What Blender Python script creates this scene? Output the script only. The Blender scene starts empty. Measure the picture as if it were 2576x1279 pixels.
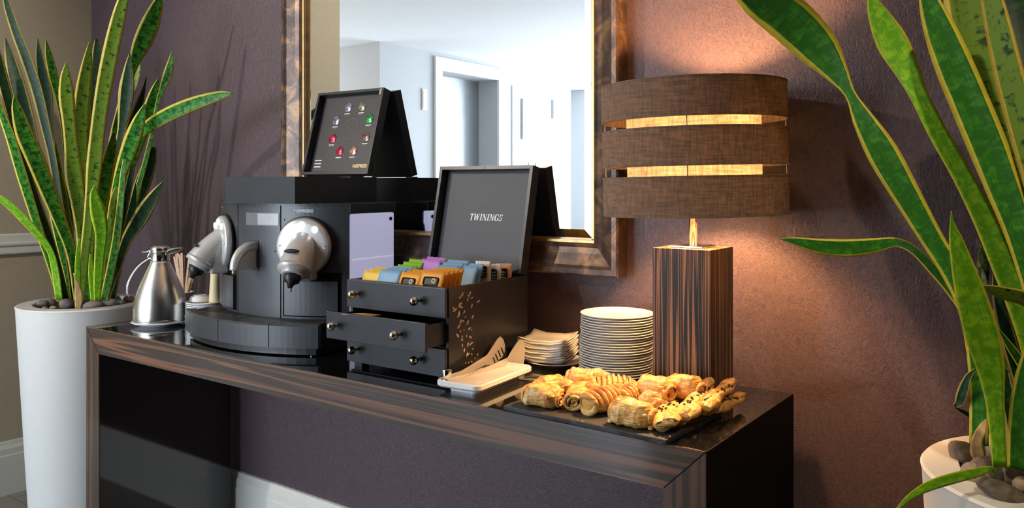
import bpy, bmesh, math, random
from mathutils import Vector, Matrix, noise
S = bpy.context.scene
COL = S.collection
R = math.radians
rnd = random.Random(7)

# ------------------------------------------------------------------ camera
FPX, CXP, HYP = 2053.0, 1288.0, 465.0
CAM = Vector((0.0, -1.698, 1.20))
cd = bpy.data.cameras.new('camera'); cam = bpy.data.objects.new('camera', cd); COL.objects.link(cam)
cam.location = CAM; cam.rotation_euler = (R(90), 0, R(36))
cd.sensor_width = 36; cd.lens = 36 * FPX / 2576; cd.shift_y = -(639.5 - HYP) / 2576
cd.clip_start = 0.02; cd.clip_end = 100
S.camera = cam

# ------------------------------------------------------------------ view, world, daylight
S.view_settings.view_transform = 'Standard'; S.view_settings.look = 'None'
S.view_settings.gamma = 1; S.view_settings.use_curve_mapping = False
S.view_settings.exposure = 0.12
w = bpy.data.worlds.new('world'); S.world = w; w.use_nodes = True
w.node_tree.nodes['Background'].inputs[0].default_value = (0.80, 0.88, 1.0, 1)
w.node_tree.nodes['Background'].inputs[1].default_value = 1.2

def area(name, loc, target, sx, sy, power, col, spread=180):
    l = bpy.data.lights.new(name, 'AREA'); l.shape = 'RECTANGLE'; l.size = sx; l.size_y = sy
    l.energy = power; l.color = col; l.spread = R(spread)
    o = bpy.data.objects.new(name, l); COL.objects.link(o); o.location = loc
    o.rotation_euler = (Vector(target) - Vector(loc)).to_track_quat('-Z', 'Y').to_euler()
    return o
def spot(name, loc, target, power, col, size=60, blend=.4, rad=.03):
    l = bpy.data.lights.new(name, 'SPOT'); l.energy = power; l.color = col; l.spot_size = R(size)
    l.spot_blend = blend; l.shadow_soft_size = rad
    o = bpy.data.objects.new(name, l); COL.objects.link(o); o.location = loc
    o.rotation_euler = (Vector(target) - Vector(loc)).to_track_quat('-Z', 'Y').to_euler()
    return o
# added fill from an unseen alcove window, and daylight by the tall window behind the viewer
area('alcove_fill', (-6.85, -2.35, 1.45), (-2.0, -2.0, 1.1), 1.6, 1.7, 45, (0.80, 0.88, 1.0))
area('daylight_front', (-3.43, -7.55, 1.4), (-3.43, 0, 1.3), 3.0, 1.9, 310, (0.76, 0.87, 1.0))
# ceiling downlights
spot('downlight', (-3.05, -2.2, 2.42), (-1.5, 0, 1.10), 105, (1.0, 0.86, 0.72), 68, .6, .03)
spot('downlight', (-2.0, -1.5, 2.42), (-3.45, -1.15, 1.6), 70, (1.0, 0.90, 0.76), 76, .7, .03)
spot('downlight', (.15, -1.65, 2.42), (-.03, -.45, 1.1), 62, (1.0, 0.86, 0.62), 40, .7, .03)

# ------------------------------------------------------------------ pixel helpers (turn a measured direction into a real 3D point)
_c, _s = math.cos(R(36)), math.sin(R(36))
FWD = Vector((-_s, _c, 0)); RGT = Vector((_c, _s, 0)); UPV = Vector((0, 0, 1))
def ray(px, py): return FWD + RGT * ((px - CXP) / FPX) + UPV * ((HYP - py) / FPX)
def atd(px, py, d): return CAM + ray(px, py) * d
def onz(px, py, z):
    d = ray(px, py); return CAM + d * ((z - CAM.z) / d.z)
def ony(px, py, y):
    d = ray(px, py); return CAM + d * ((y - CAM.y) / d.y)

T = 0.77        # console top
W = 0.04        # wallpapered wall plane
XL = -3.449     # left wall plane
CEIL = 2.45

# ------------------------------------------------------------------ material helpers
class NT:
    def __init__(s, name):
        s.m = bpy.data.materials.new(name); s.m.use_nodes = True; s.t = s.m.node_tree
        s.p = s.t.nodes['Principled BSDF']; s.out = s.t.nodes['Material Output']
    def n(s, typ, ins=None, **kw):
        nd = s.t.nodes.new(typ)
        for k, v in kw.items(): setattr(nd, k, v)
        for k, v in (ins or {}).items(): s.set(nd.inputs[k], v)
        return nd
    def set(s, sock, v):
        if isinstance(v, bpy.types.NodeSocket): s.t.links.new(v, sock)
        elif isinstance(v, bpy.types.Node): s.t.links.new(v.outputs[0], sock)
        else: sock.default_value = v
    def P(s, **kw):
        for k, v in kw.items(): s.set(s.p.inputs[k.replace('_', ' ')], v)
        return s
    def ramp(s, fac, stops, interp='LINEAR'):
        r = s.n('ShaderNodeValToRGB'); r.color_ramp.interpolation = interp
        el = r.color_ramp.elements
        while len(el) < len(stops): el.new(.5)
        for e, (p, c) in zip(el, stops):
            e.position = p; e.color = (c[0], c[1], c[2], 1) if not isinstance(c, (int, float)) else (c, c, c, 1)
        s.set(r.inputs[0], fac); return r
    def coord(s, kind='Object', scale=(1, 1, 1), rot=(0, 0, 0)):
        tc = s.n('ShaderNodeTexCoord')
        mp = s.n('ShaderNodeMapping', {'Vector': tc.outputs[kind], 'Scale': scale, 'Rotation': rot})
        return mp.outputs[0]
    def noise(s, vec, scale, detail=2, rough=.5, dist=0):
        return s.n('ShaderNodeTexNoise', {'Vector': vec, 'Scale': scale, 'Detail': detail, 'Roughness': rough, 'Distortion': dist})
    def math(s, op, a, b=0.0, c=0.0, clamp=False):
        nd = s.n('ShaderNodeMath', {0: a, 1: b}, operation=op); nd.use_clamp = clamp
        if op in ('MULTIPLY_ADD', 'SMOOTH_MIN', 'COMPARE'): s.set(nd.inputs[2], c)
        return nd.outputs[0]
    def mix(s, f, a, b):
        nd = s.n('ShaderNodeMix', data_type='RGBA')
        s.set(nd.inputs[0], f); s.set(nd.inputs[6], a if not isinstance(a, tuple) else (*a, 1)); s.set(nd.inputs[7], b if not isinstance(b, tuple) else (*b, 1))
        return nd.outputs[2]
    def bump(s, h, strength=.3, dist=.002):
        b = s.n('ShaderNodeBump', {'Height': h, 'Strength': strength, 'Distance': dist}); s.P(Normal=b.outputs[0]); return s

def plain(name, col, rough=.5, metal=0.0, coat=0.0, spec=.5, var=.06, vscale=40, bump=0.0, emit=None, es=0.0):
    k = NT(name); v = k.coord()
    nz = k.noise(v, vscale, 3)
    lo = tuple(max(0, c * (1 - var)) for c in col); hi = tuple(min(1, c * (1 + var)) for c in col)
    k.P(Base_Color=k.ramp(nz, [(.3, lo), (.7, hi)]), Roughness=rough, Metallic=metal)
    k.p.inputs['Specular IOR Level'].default_value = spec
    if coat: k.P(Coat_Weight=coat, Coat_Roughness=.04)
    if bump: k.bump(nz.outputs[0], bump, .001)
    if emit: k.P(Emission_Color=(*emit, 1), Emission_Strength=es)
    return k.m

def wallpaper():
    k = NT('wallpaper'); v = k.coord()
    cloth = k.noise(k.coord(scale=(1.0, 1, .55)), 150, 3, .55, 1.2)
    fine = k.noise(v, 420, 2)
    vor = k.n('ShaderNodeTexVoronoi', {'Vector': v, 'Scale': 75.0, 'Randomness': 1.0})
    dot = k.ramp(vor.outputs['Distance'], [(.06, 0.0), (.20, 1.0)])
    col = k.ramp(cloth, [(.3, (.064, .041, .046)), (.7, (.104, .067, .075))])
    col2 = k.mix(dot, (.06, .038, .045), col)
    hsum = k.math('ADD', k.math('MULTIPLY', cloth.outputs[0], 1.0), k.math('MULTIPLY', fine.outputs[0], .35))
    hsum = k.math('ADD', hsum, k.math('MULTIPLY', dot, .25))
    k.P(Base_Color=col2, Roughness=.42); k.p.inputs['Specular IOR Level'].default_value = .45
    k.bump(hsum, .55, .0025); return k.m

def macassar(name, axis, across, stripes, base_lo, base_hi, stripe, coat=1.0, dist=.6):
    k = NT(name)
    sc = [1.0, 1.0, 1.0]
    for i in range(3): sc[i] = 1.0 if i == axis else across
    v = k.coord(scale=tuple(sc))
    fine = k.noise(v, 7.0, 4, .6, dist * .3)
    st = k.noise(v, stripes, 1.5, .5, dist)
    g = k.ramp(fine, [(.25, base_lo), (.75, base_hi)])
    msk = k.ramp(st, [(.50, 0.0), (.555, 1.0), (.585, 1.0), (.64, 0.0)])
    msk2 = k.ramp(st, [(.34, 0.0), (.37, .7), (.385, .7), (.42, 0.0)])
    c = k.mix(msk, g, stripe); c = k.mix(msk2, c, tuple(x * .75 for x in stripe))
    k.P(Base_Color=c, Roughness=.33, Coat_Weight=coat, Coat_Roughness=.09)
    return k.m

def leaf_mat(name, dark, light, yellow, edge=.78, bands=1.0):
    k = NT(name)
    uv = k.n('ShaderNodeTexCoord').outputs['UV']
    sep = k.n('ShaderNodeSeparateXYZ', {0: uv})
    mp = k.n('ShaderNodeMapping', {'Vector': uv, 'Scale': (1.6, 48.0, 1)})
    b = k.noise(mp.outputs[0], 1.6, 3, .5, .8)
    mp2 = k.n('ShaderNodeMapping', {'Vector': uv, 'Scale': (9.0, 4.0, 1)})
    st = k.noise(mp2.outputs[0], 2.0, 3)
    f = k.math('ADD', k.math('MULTIPLY', b.outputs[0], bands), k.math('MULTIPLY', st.outputs[0], .35))
    g = k.ramp(f, [(.54, dark), (.63, tuple(a * .6 + c * .4 for a, c in zip(dark, light))), (.74, light)])
    e = k.math('ABSOLUTE', k.math('SUBTRACT', sep.outputs[0], .5)); e = k.math('MULTIPLY', e, 2.0)
    e = k.math('ADD', e, k.math('MULTIPLY', k.math('SUBTRACT', st.outputs[0], .5), .22))
    em = k.ramp(e, [(edge - .03, 0.0), (edge + .03, 1.0)])
    yy = k.ramp(b, [(.3, tuple(x * .8 for x in yellow)), (.7, yellow)])
    k.P(Base_Color=k.mix(em, g, yy), Roughness=.40)
    k.p.inputs['Specular IOR Level'].default_value = .22
    k.bump(st.outputs[0], .15, .001); return k.m

def pastry_mat():
    k = NT('pastry'); v = k.coord('Object')
    a = k.noise(v, 34, 5, .6, .4)
    lam = k.noise(k.coord('Object', (1, .35, 3.5)), 75, 2, .5, .5)
    sep = k.n('ShaderNodeSeparateXYZ', {0: k.n('ShaderNodeTexCoord').outputs['Generated']})
    f = k.math('ADD', k.math('MULTIPLY', a.outputs[0], .95), k.math('MULTIPLY', sep.outputs[2], .20))
    f = k.math('ADD', f, k.math('MULTIPLY', lam.outputs[0], .22))
    c = k.ramp(f, [(.44, (.95, .76, .40)), (.60, (.90, .60, .22)), (.77, (.74, .36, .085)), (.96, (.44, .16, .035))])
    k.P(Base_Color=c, Roughness=.42, Coat_Weight=.2, Coat_Roughness=.25)
    h = k.math('ADD', k.math('MULTIPLY', a.outputs[0], .6), lam.outputs[0])
    k.bump(h, .8, .004); return k.m

def linen(name, col, transl, tcol, scale=220):
    k = NT(name)
    a = k.noise(k.coord('Object', (1, 1, .12)), scale, 3, .6); b = k.noise(k.coord('Object', (.12, .12, 1)), scale, 3, .6)
    th = k.math('MULTIPLY', k.math('ADD', a.outputs[0], b.outputs[0]), .5)
    c = k.ramp(th, [(.38, tuple(x * .80 for x in col)), (.62, tuple(min(1, x * 1.15) for x in col))])
    tc = k.ramp(th, [(.38, tuple(x * .25 for x in tcol)), (.62, tcol)])
    k.P(Base_Color=c, Roughness=.9); k.p.inputs['Specular IOR Level'].default_value = .1
    k.bump(th, .5, .001)
    tr = k.n('ShaderNodeBsdfTranslucent', {'Color': tc.outputs[0]})
    mx = k.n('ShaderNodeMixShader', {0: transl, 1: k.p.outputs[0], 2: tr.outputs[0]})
    k.t.links.new(mx.outputs[0], k.out.inputs[0]); return k.m

def steel(name, col, rough, brush=True):
    k = NT(name)
    nz = k.noise(k.coord('Object', (3, 3, 220)), 6, 2)
    k.P(Base_Color=(*col, 1), Metallic=1.0, Roughness=k.ramp(nz, [(.3, rough * .8), (.7, rough * 1.25)]) if brush else rough)
    return k.m

def stone(name, lo, hi):
    k = NT(name); v = k.coord(); a = k.noise(v, 48, 6, .7, .5); b = k.noise(v, 220, 3)
    k.P(Base_Color=k.mix(k.math('MULTIPLY', b.outputs[0], .5), k.ramp(a, [(.3, lo), (.7, hi)]), tuple(x * .5 for x in lo)), Roughness=.75)
    k.bump(k.math('ADD', a.outputs[0], b.outputs[0]), .4, .002); return k.m

M = {}
M['wallpaper'] = wallpaper()
M['beige'] = plain('beige_paint', (.40, .345, .245), .75, var=.03)
M['white'] = plain('white_paint', (.80, .80, .79), .6, var=.02)
M['hallgrey'] = plain('pale_grey_paint', (.52, .53, .535), .7, var=.02)
M['hallcream'] = plain('pale_warm_paint', (.58, .56, .54), .7, var=.02)
M['ceil'] = plain('ceiling_paint', (.80, .81, .82), .8, var=.02)
M['trimwhite'] = plain('trim_paint', (.66, .66, .60), .35, var=.02)
M['floor'] = None
k = NT('floor_tile'); br = k.n('ShaderNodeTexBrick', {'Vector': k.coord(), 'Scale': 1.7, 'Mortar Size': .006, 'Color1': (.27, .235, .20, 1), 'Color2': (.30, .26, .22, 1), 'Mortar': (.16, .14, .12, 1)})
k.P(Base_Color=br.outputs[0], Roughness=.35); M['floor'] = k.m
M['rail'] = macassar('macassar_rail', 0, 52, .8, (.034, .025, .020), (.048, .036, .030), (.19, .088, .050), coat=.7, dist=.35)
M['stile'] = macassar('macassar_stile', 2, 52, .8, (.034, .025, .020), (.048, .036, .030), (.11, .060, .04), coat=.7, dist=.35)
M['lampwood'] = macassar('zebrano_lamp', 2, 75, 1.5, (.018, .014, .012), (.030, .024, .021), (.34, .17, .08), coat=.0, dist=.30)
M['lampwood'].node_tree.nodes['Principled BSDF'].inputs['Specular IOR Level'].default_value = .18
M['gloss'] = plain('black_gloss', (.006, .006, .007), .06, coat=.6, var=.1)
M['satin'] = plain('black_satin', (.0035, .0033, .0033), .6, spec=.06)
M['chrome'] = steel('chrome', (.82, .82, .80), .08, False)
M['steel'] = steel('brushed_steel', (.80, .78, .73), .27, False)
M['tongsteel'] = plain('satin_steel', (.66, .61, .54), .38, .45, var=.06, vscale=25)
M['nickel'] = steel('nickel_knob', (.78, .72, .60), .16, False)
M['silver'] = plain('silver_plastic', (.60, .59, .57), .32, .35, var=.02)
M['liftsteel'] = steel('lift_steel', (.40, .415, .43), .42)
M['blackbox'] = plain('black_lacquer', (.021, .022, .026), .33, var=.15, vscale=12)
M['blackin'] = plain('black_lining', (.011, .011, .013), .6)
M['machine'] = plain('machine_black', (.044, .046, .052), .36, var=.08, vscale=12)
M['machine2'] = plain('machine_black_deep', (.010, .010, .012), .4)
M['grey'] = plain('display_grey', (.16, .165, .17), .3)
M['recess'] = plain('recess_black', (.002, .002, .002), .7, spec=.1)
M['displaylight'] = plain('display_light', (.42, .42, .43), .3)
M['led'] = plain('button_light', (.9, .9, 1), .3, emit=(.85, .9, 1.0), es=3.0)
M['porcelain'] = plain('porcelain', (.78, .765, .72), .18, coat=.5, var=.015)
M['porcwhite'] = plain('white_porcelain', (.82, .82, .80), .15, coat=.5, var=.015)
M['planter'] = plain('planter_white', (.74, .735, .70), .45, var=.015)
M['soil'] = plain('soil', (.035, .026, .02), .9, var=.4, bump=.6)
M['slate'] = plain('slate', (.028, .028, .030), .55, var=.3, vscale=60, bump=.4)
M['pastry'] = pastry_mat()
M['choc'] = plain('chocolate', (.045, .014, .008), .35, var=.3, vscale=200)
M['custard'] = plain('custard', (.72, .40, .08), .35, var=.2, vscale=90, bump=.3)
M['sugar'] = plain('sugar', (.86, .80, .70), .6)
M['linen'] = linen('brown_linen', (.290, .205, .148), .27, (.98, .74, .46), 260)
M['linen_in'] = linen('cream_linen', (.74, .67, .54), .58, (1.0, .93, .78), 230)
M['gold_lin'] = plain('shade_lining', (.75, .42, .16), .5)
M['wood'] = plain('stirrer_wood', (.66, .46, .30), .7, var=.15, vscale=90)
M['cream'] = plain('cream_ceramic', (.70, .58, .34), .5, var=.05)
M['paperwhite'] = plain('white_paper', (.86, .86, .86), .5, var=.02)
M['husk'] = plain('dry_husk', (.62, .40, .16), .7, var=.3, vscale=60, bump=.4)
M['brass'] = plain('brass', (.55, .42, .20), .3, .9)
M['leafA'] = leaf_mat('snake_leaf', (.006, .060, .010), (.055, .25, .020), (.62, .48, .06), .72)
M['leafB'] = leaf_mat('snake_leaf_banded', (.008, .032, .006), (.115, .205, .016), (.58, .42, .06), .74, 1.25)
M['leafC'] = leaf_mat('snake_leaf_lime', (.11, .33, .010), (.25, .50, .018), (.66, .60, .04), .86, .9)
M['leafD'] = leaf_mat('snake_leaf_deep', (.003, .022, .006), (.010, .070, .012), (.46, .34, .08), .70, .8)
M['leafE'] = leaf_mat('snake_leaf_smooth', (.022, .120, .010), (.060, .235, .018), (.66, .54, .05), .74, .8)
M['stalk'] = leaf_mat('snake_stalk', (.012, .03, .012), (.16, .22, .09), (.10, .16, .06), .99, 1.0)
M['peb1'] = stone('pebble_rose', (.22, .165, .15), (.40, .32, .29))
M['peb2'] = stone('pebble_grey', (.16, .15, .15), (.30, .28, .27))
M['peb3'] = stone('pebble_tan', (.30, .22, .15), (.46, .36, .26))
M['peb4'] = stone('pebble_river', (.060, .042, .030), (.34, .265, .195))
k = NT('mirror_frame'); v = k.coord(); a = k.noise(v, 16, 5, .65, .7); b = k.noise(v, 90, 3)
k.P(Base_Color=k.mix(k.math('MULTIPLY', b.outputs[0], .4), k.ramp(a, [(.36, (.035, .024, .022)), (.5, (.10, .060, .042)), (.62, (.30, .165, .075)), (.72, (.14, .095, .08))]), (.06, .04, .035)), Roughness=.36, Metallic=.35)
k.bump(b.outputs[0], .2, .001); M['frame'] = k.m
M['gilt'] = plain('gilt', (.62, .38, .16), .3, .7, var=.2)
k = NT('mirror_glass'); k.P(Base_Color=(.93, .95, .95, 1), Metallic=1.0, Roughness=.0); M['mirror'] = k.m
k = NT('water_tank'); sep = k.n('ShaderNodeSeparateXYZ', {0: k.coord()}); 
k.P(Base_Color=(.60, .62, .85, 1), Roughness=.35, Emission_Color=(.66, .68, 1.0, 1), Emission_Strength=.40); M['tank'] = k.m
k = NT('water_line'); k.P(Base_Color=(.8, .8, .95, 1), Roughness=.2, Emission_Color=(.8, .82, 1, 1), Emission_Strength=.45); M['tankline'] = k.m
k = NT('bulb_glass'); k.P(Base_Color=(1, .9, .7, 1), Emission_Color=(1, .55, .235, 1), Emission_Strength=1250.0); M['bulb'] = k.m
k = NT('sky_pane'); k.P(Base_Color=(.9, .95, 1, 1), Transmission_Weight=1.0, Roughness=0.0, IOR=1.01); M['pane'] = k.m

# ------------------------------------------------------------------ mesh helpers
def mesh_obj(name, verts, faces, mat, parent=None, smooth=False, uvs=None, loc=None):
    me = bpy.data.meshes.new(name); me.from_pydata([tuple(v) for v in verts], [], faces); me.update()
    if uvs:
        ul = me.uv_layers.new(name='UVMap')
        for l in me.loops: ul.data[l.index].uv = uvs[l.vertex_index]
    if mat is not None: me.materials.append(mat)
    if smooth: me.polygons.foreach_set('use_smooth', [True] * len(me.polygons))
    o = bpy.data.objects.new(name, me); COL.objects.link(o)
    if parent: o.parent = parent
    if loc: o.location = loc
    return o
def bm_obj(name, bm, mat, parent=None, smooth=False, loc=None):
    bmesh.ops.recalc_face_normals(bm, faces=bm.faces)
    me = bpy.data.meshes.new(name); bm.to_mesh(me); bm.free()
    if mat is not None: me.materials.append(mat)
    if smooth: me.polygons.foreach_set('use_smooth', [True] * len(me.polygons))
    o = bpy.data.objects.new(name, me); COL.objects.link(o)
    if parent: o.parent = parent
    if loc: o.location = loc
    return o
def add_box(bm, x0, x1, y0, y1, z0, z1, bev=0, seg=2, mtx=None):
    r = bmesh.ops.create_cube(bm, size=1.0)
    vs = r['verts']
    bmesh.ops.transform(bm, matrix=Matrix.Translation(((x0 + x1) / 2, (y0 + y1) / 2, (z0 + z1) / 2)) @ Matrix.Diagonal((abs(x1 - x0), abs(y1 - y0), abs(z1 - z0), 1)), verts=vs)
    if bev:
        es = list({e for v in vs for e in v.link_edges})
        r2 = bmesh.ops.bevel(bm, geom=es, offset=bev, segments=seg, affect='EDGES', profile=.5)
        vs = list({v for f in r2['faces'] for v in f.verts} | {v for v in vs if v.is_valid})
    if mtx is not None: bmesh.ops.transform(bm, matrix=mtx, verts=vs)
    return vs
def box(name, x0, x1, y0, y1, z0, z1, mat, parent=None, bev=0, mtx=None):
    bm = bmesh.new(); add_box(bm, x0, x1, y0, y1, z0, z1, bev, 2, mtx); return bm_obj(name, bm, mat, parent)
def lathe_data(prof, n=40):
    V, Fc = [], []
    for (r, z) in prof:
        for i in range(n):
            a = 2 * math.pi * i / n; V.append((r * math.cos(a), r * math.sin(a), z))
    for j in range(len(prof) - 1):
        for i in range(n):
            i2 = (i + 1) % n; Fc.append((j * n + i, j * n + i2, (j + 1) * n + i2, (j + 1) * n + i))
    if prof[0][0] > 1e-5: Fc.append(tuple(range(n - 1, -1, -1)))
    if prof[-1][0] > 1e-5: Fc.append(tuple((len(prof) - 1) * n + i for i in range(n)))
    return V, Fc
def lathe(name, prof, mat, parent=None, n=40, loc=None, caps=True, mtx=None):
    V, Fc = lathe_data(prof, n)
    if not caps: Fc = [f for f in Fc if len(f) == 4]
    if mtx is not None: V = [mtx @ Vector(v) for v in V]
    o = mesh_obj(name, V, Fc, mat, parent, True, None, loc)
    return o
def autosmooth(o, ang=40):
    me = o.data
    bm = bmesh.new(); bm.from_mesh(me)
    for e in bm.edges:
        if len(e.link_faces) == 2 and e.calc_face_angle(0) > R(ang): e.smooth = False
    bm.to_mesh(me); bm.free()
    return o
def catmull(P, n):
    P = [Vector(p) for p in P]; out = []
    m = len(P) - 1
    for i in range(n + 1):
        t = i / n * m; k = min(int(t), m - 1); u = t - k
        p1, p2 = P[k], P[k + 1]; p0 = P[k - 1] if k else p1 * 2 - p2; p3 = P[k + 2] if k + 2 <= m else p2 * 2 - p1
        out.append(.5 * ((2 * p1) + (-p0 + p2) * u + (2 * p0 - 5 * p1 + 4 * p2 - p3) * u * u + (-p0 + 3 * p1 - 3 * p2 + p3) * u ** 3))
    return out
def tube(name, path, rads, mat, parent=None, n=10, seg=None, flat=1.0):
    pts = catmull(path, seg) if seg else [Vector(p) for p in path]
    m = len(pts); V, Fc = [], []
    ref = Vector((0, 0, 1))
    up = None
    for i, p in enumerate(pts):
        t = (pts[min(i + 1, m - 1)] - pts[max(i - 1, 0)]).normalized()
        if up is None:
            up = t.orthogonal() if abs(t.z) > .95 else (ref - t * ref.dot(t)).normalized()
        up = (up - t * up.dot(t)).normalized(); sd = t.cross(up)
        f = i / (m - 1) * (len(rads) - 1); k = min(int(f), len(rads) - 2) if len(rads) > 1 else 0
        r = rads[0] if len(rads) == 1 else rads[k] + (rads[k + 1] - rads[k]) * (f - k)
        for j in range(n):
            a = 2 * math.pi * j / n; V.append(p + sd * (r * math.cos(a)) + up * (r * flat * math.sin(a)))
    for i in range(m - 1):
        for j in range(n):
            j2 = (j + 1) % n; Fc.append((i * n + j, i * n + j2, (i + 1) * n + j2, (i + 1) * n + j))
    Fc.append(tuple(range(n - 1, -1, -1))); Fc.append(tuple((m - 1) * n + j for j in range(n)))
    return mesh_obj(name, V, Fc, mat, parent, True)
def prism(name, poly, axis, a0, a1, mat, parent=None):
    """extrude a 2D polygon along an axis; poly gives the two other coords in order"""
    V = []
    for a in (a0, a1):
        for (p, q) in poly:
            V.append({0: (a, p, q), 1: (p, a, q), 2: (p, q, a)}[axis])
    n = len(poly)
    Fc = [tuple(range(n)), tuple(range(2 * n - 1, n - 1, -1))] + [(i, (i + 1) % n, n + (i + 1) % n, n + i) for i in range(n)]
    bm = bmesh.new(); vs = [bm.verts.new(v) for v in V]
    for f in Fc: bm.faces.new([vs[i] for i in f])
    return bm_obj(name, bm, mat, parent)
def thing(name, label, cat, loc=(0, 0, 0), rotz=0, group=None):
    o = bpy.data.objects.new(name, None); COL.objects.link(o); o.empty_display_size = .05
    o.location = loc; o.rotation_euler = (0, 0, rotz); o['label'] = label; o['category'] = cat
    if group: o['group'] = group
    return o
def tag(o, label, cat, group=None):
    o['label'] = label; o['category'] = cat
    if group: o['group'] = group
    return o
def struct(o): o['kind'] = 'structure'; return o
def dup(root, loc, rotz, label, group=None):
    r = root.copy(); COL.objects.link(r); r.location = loc; r.rotation_euler = (0, 0, rotz); r['label'] = label
    if group: r['group'] = group
    for ch in list(root.children):
        c = ch.copy(); COL.objects.link(c); c.parent = r
        for g in ch.children:
            d = g.copy(); COL.objects.link(d); d.parent = c
    return r
def text_mesh(name, body, size, mat, parent, mtx, shear=0.0, bold=0.0, align='CENTER', depth=.0004, space=1.0):
    cu = bpy.data.curves.new(name, 'FONT'); cu.body = body; cu.size = size; cu.shear = shear; cu.offset = bold
    cu.align_x = align; cu.align_y = 'CENTER'; cu.extrude = depth; cu.space_character = space; cu.resolution_u = 3
    to = bpy.data.objects.new(name + '_tmp', cu); COL.objects.link(to)
    dg = bpy.context.evaluated_depsgraph_get(); me = bpy.data.meshes.new_from_object(to.evaluated_get(dg))
    bpy.data.objects.remove(to); bpy.data.curves.remove(cu)
    me.transform(mtx); me.materials.clear(); me.materials.append(mat); me.name = name
    o = bpy.data.objects.new(name, me); COL.objects.link(o); o.parent = parent
    return o
ORD = ['top', 'second', 'third', 'fourth', 'fifth', 'sixth', 'seventh', 'eighth', 'ninth', 'tenth', 'eleventh', 'twelfth', 'thirteenth', 'fourteenth', 'fifteenth', 'sixteenth', 'seventeenth', 'eighteenth', 'nineteenth', 'twentieth', 'twenty-first', 'twenty-second', 'twenty-third', 'twenty-fourth', 'lowest']

# ================================================================== SETTING
XF = -1.75      # where the added light-blocking wall behind the viewer ends and the hall begins
XD, YH, YE = -5.111, -3.325, -1.367     # lift wall plane, hall corner, end of the left wall
struct(box('floor', -7.2, 2.7, -7.8, .2, -.1, 0, M['floor']))
struct(box('ceiling', -7.2, 2.7, -7.8, .2, CEIL, CEIL + .1, M['ceil']))
struct(box('wall_back', XL - .1, 2.7, W, W + .12, 0, CEIL, M['wallpaper']))
struct(box('wall_left', -7.2, XL, YE, W + .12, 0, CEIL, M['beige']))
struct(box('wall_right', 2.6, 2.72, -2.8, W, 0, CEIL, M['wallpaper']))
struct(box('wall_light_block', XF, 2.72, -2.82, -2.70, 0, CEIL, M['wallpaper']))  # unseen wall, added to keep the front daylight off the right side
struct(box('wall_hall_right', XF, XF + .12, -7.8, -2.82, 0, CEIL, M['white']))
bm = bmesh.new()
for b in ((-7.2, -7.08, YH, YE, 0, .55), (-7.2, -7.08, YH, YE, 2.25, CEIL), (-7.2, -7.08, YH, -3.15, .55, 2.25), (-7.2, -7.08, -1.55, YE, .55, 2.25)): add_box(bm, *b)
struct(bm_obj('wall_alcove', bm, M['white']))
bm = bmesh.new()
for b in ((XD, XF, -7.8, -7.68, 0, .42), (XD, XF, -7.8, -7.68, 2.38, CEIL), (XD, -4.95, -7.8, -7.68, .42, 2.38), (-1.9, XF, -7.8, -7.68, .42, 2.38)): add_box(bm, *b)
struct(bm_obj('wall_hall_front', bm, M['white']))
def window(name, axis, a0, a1, z0, z1, c):
    bm = bmesh.new(); t = .05
    def bb(p0, p1, q0, q1):
        if axis == 'y': add_box(bm, p0, p1, c - .03, c + .03, q0, q1)
        else: add_box(bm, c - .03, c + .03, p0, p1, q0, q1)
    bb(a0, a0 + t, z0, z1); bb(a1 - t, a1, z0, z1); bb(a0, a1, z0, z0 + t); bb(a0, a1, z1 - t, z1); mid = (a0 + a1) / 2; bb(mid - t / 2, mid + t / 2, z0, z1)
    f = struct(bm_obj(name, bm, M['white']))
    for (p0, p1) in ((a0 + t, mid - t / 2), (mid + t / 2, a1 - t)):
        if axis == 'y': box('pane', p0, p1, c - .004, c + .004, z0 + t, z1 - t, M['pane'], f)
        else: box('pane', c - .004, c + .004, p0, p1, z0 + t, z1 - t, M['pane'], f)
window('added_window', 'x', -3.15, -1.55, .55, 2.25, -7.14)  # unseen alcove window, added as a source for the hall fill
window('window_2', 'y', -4.95, -1.9, .42, 2.38, -7.74)
# hall wall facing the wallpapered wall, and the wall with the lift
struct(box('wall_hall', -7.2, XD - .001, YH - .12, YH, 0, CEIL, M['hallcream']))
L0, L1, LZ, DP = -5.02, -4.13, 2.285, .24
N0, N1, NZ = -6.81, -6.47, 2.355
bm = bmesh.new()
for b in ((XD - .4, XD, L1, YH - .001, 0, CEIL), (XD - .4, XD, L0, L1, LZ, CEIL), (XD - .4, XD, N1, L0, 0, CEIL), (XD - .4, XD, N0, N1, NZ, CEIL), (XD - .4, XD, -7.7, N0, 0, CEIL)): add_box(bm, *b)
struct(bm_obj('wall_lift', bm, M['hallgrey']))
fr = .10
bm = bmesh.new()
for b in ((XD, XD + .03, L1, L1 + fr, 0, LZ + .125), (XD, XD + .03, L0 - fr, L0, 0, LZ + .125), (XD, XD + .03, L0, L1, LZ, LZ + .125)): add_box(bm, *b, .004)
struct(bm_obj('trim_2', bm, M['white']))
d1 = struct(box('door_1', XD - DP - .06, XD - DP, L0, L0 + .62, 0, LZ, M['liftsteel']))
box('leaf', XD - DP - .06, XD - DP - .012, L0 + .624, L1, 0, LZ, M['liftsteel'], d1)
d2 = struct(box('door_2', XD, XD + .02, -6.40, -5.28, .02, 2.26, M['white'], None, .004))
for yy, z0, z1 in ((-5.433, 1.69, 2.13), (-6.035, 1.95, 2.17)): box('door_handle', XD + .02, XD + .05, yy - .011, yy + .011, z0, z1, M['liftsteel'], d2, .004)
struct(box('wall_niche', XD - .40, XD - .34, N0, N1, 0, NZ, M['hallgrey']))
cp = thing('call_plate', 'brass lift call plate on the grey wall seen in the mirror', 'call button', (XD, -3.897, 1.99))
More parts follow.
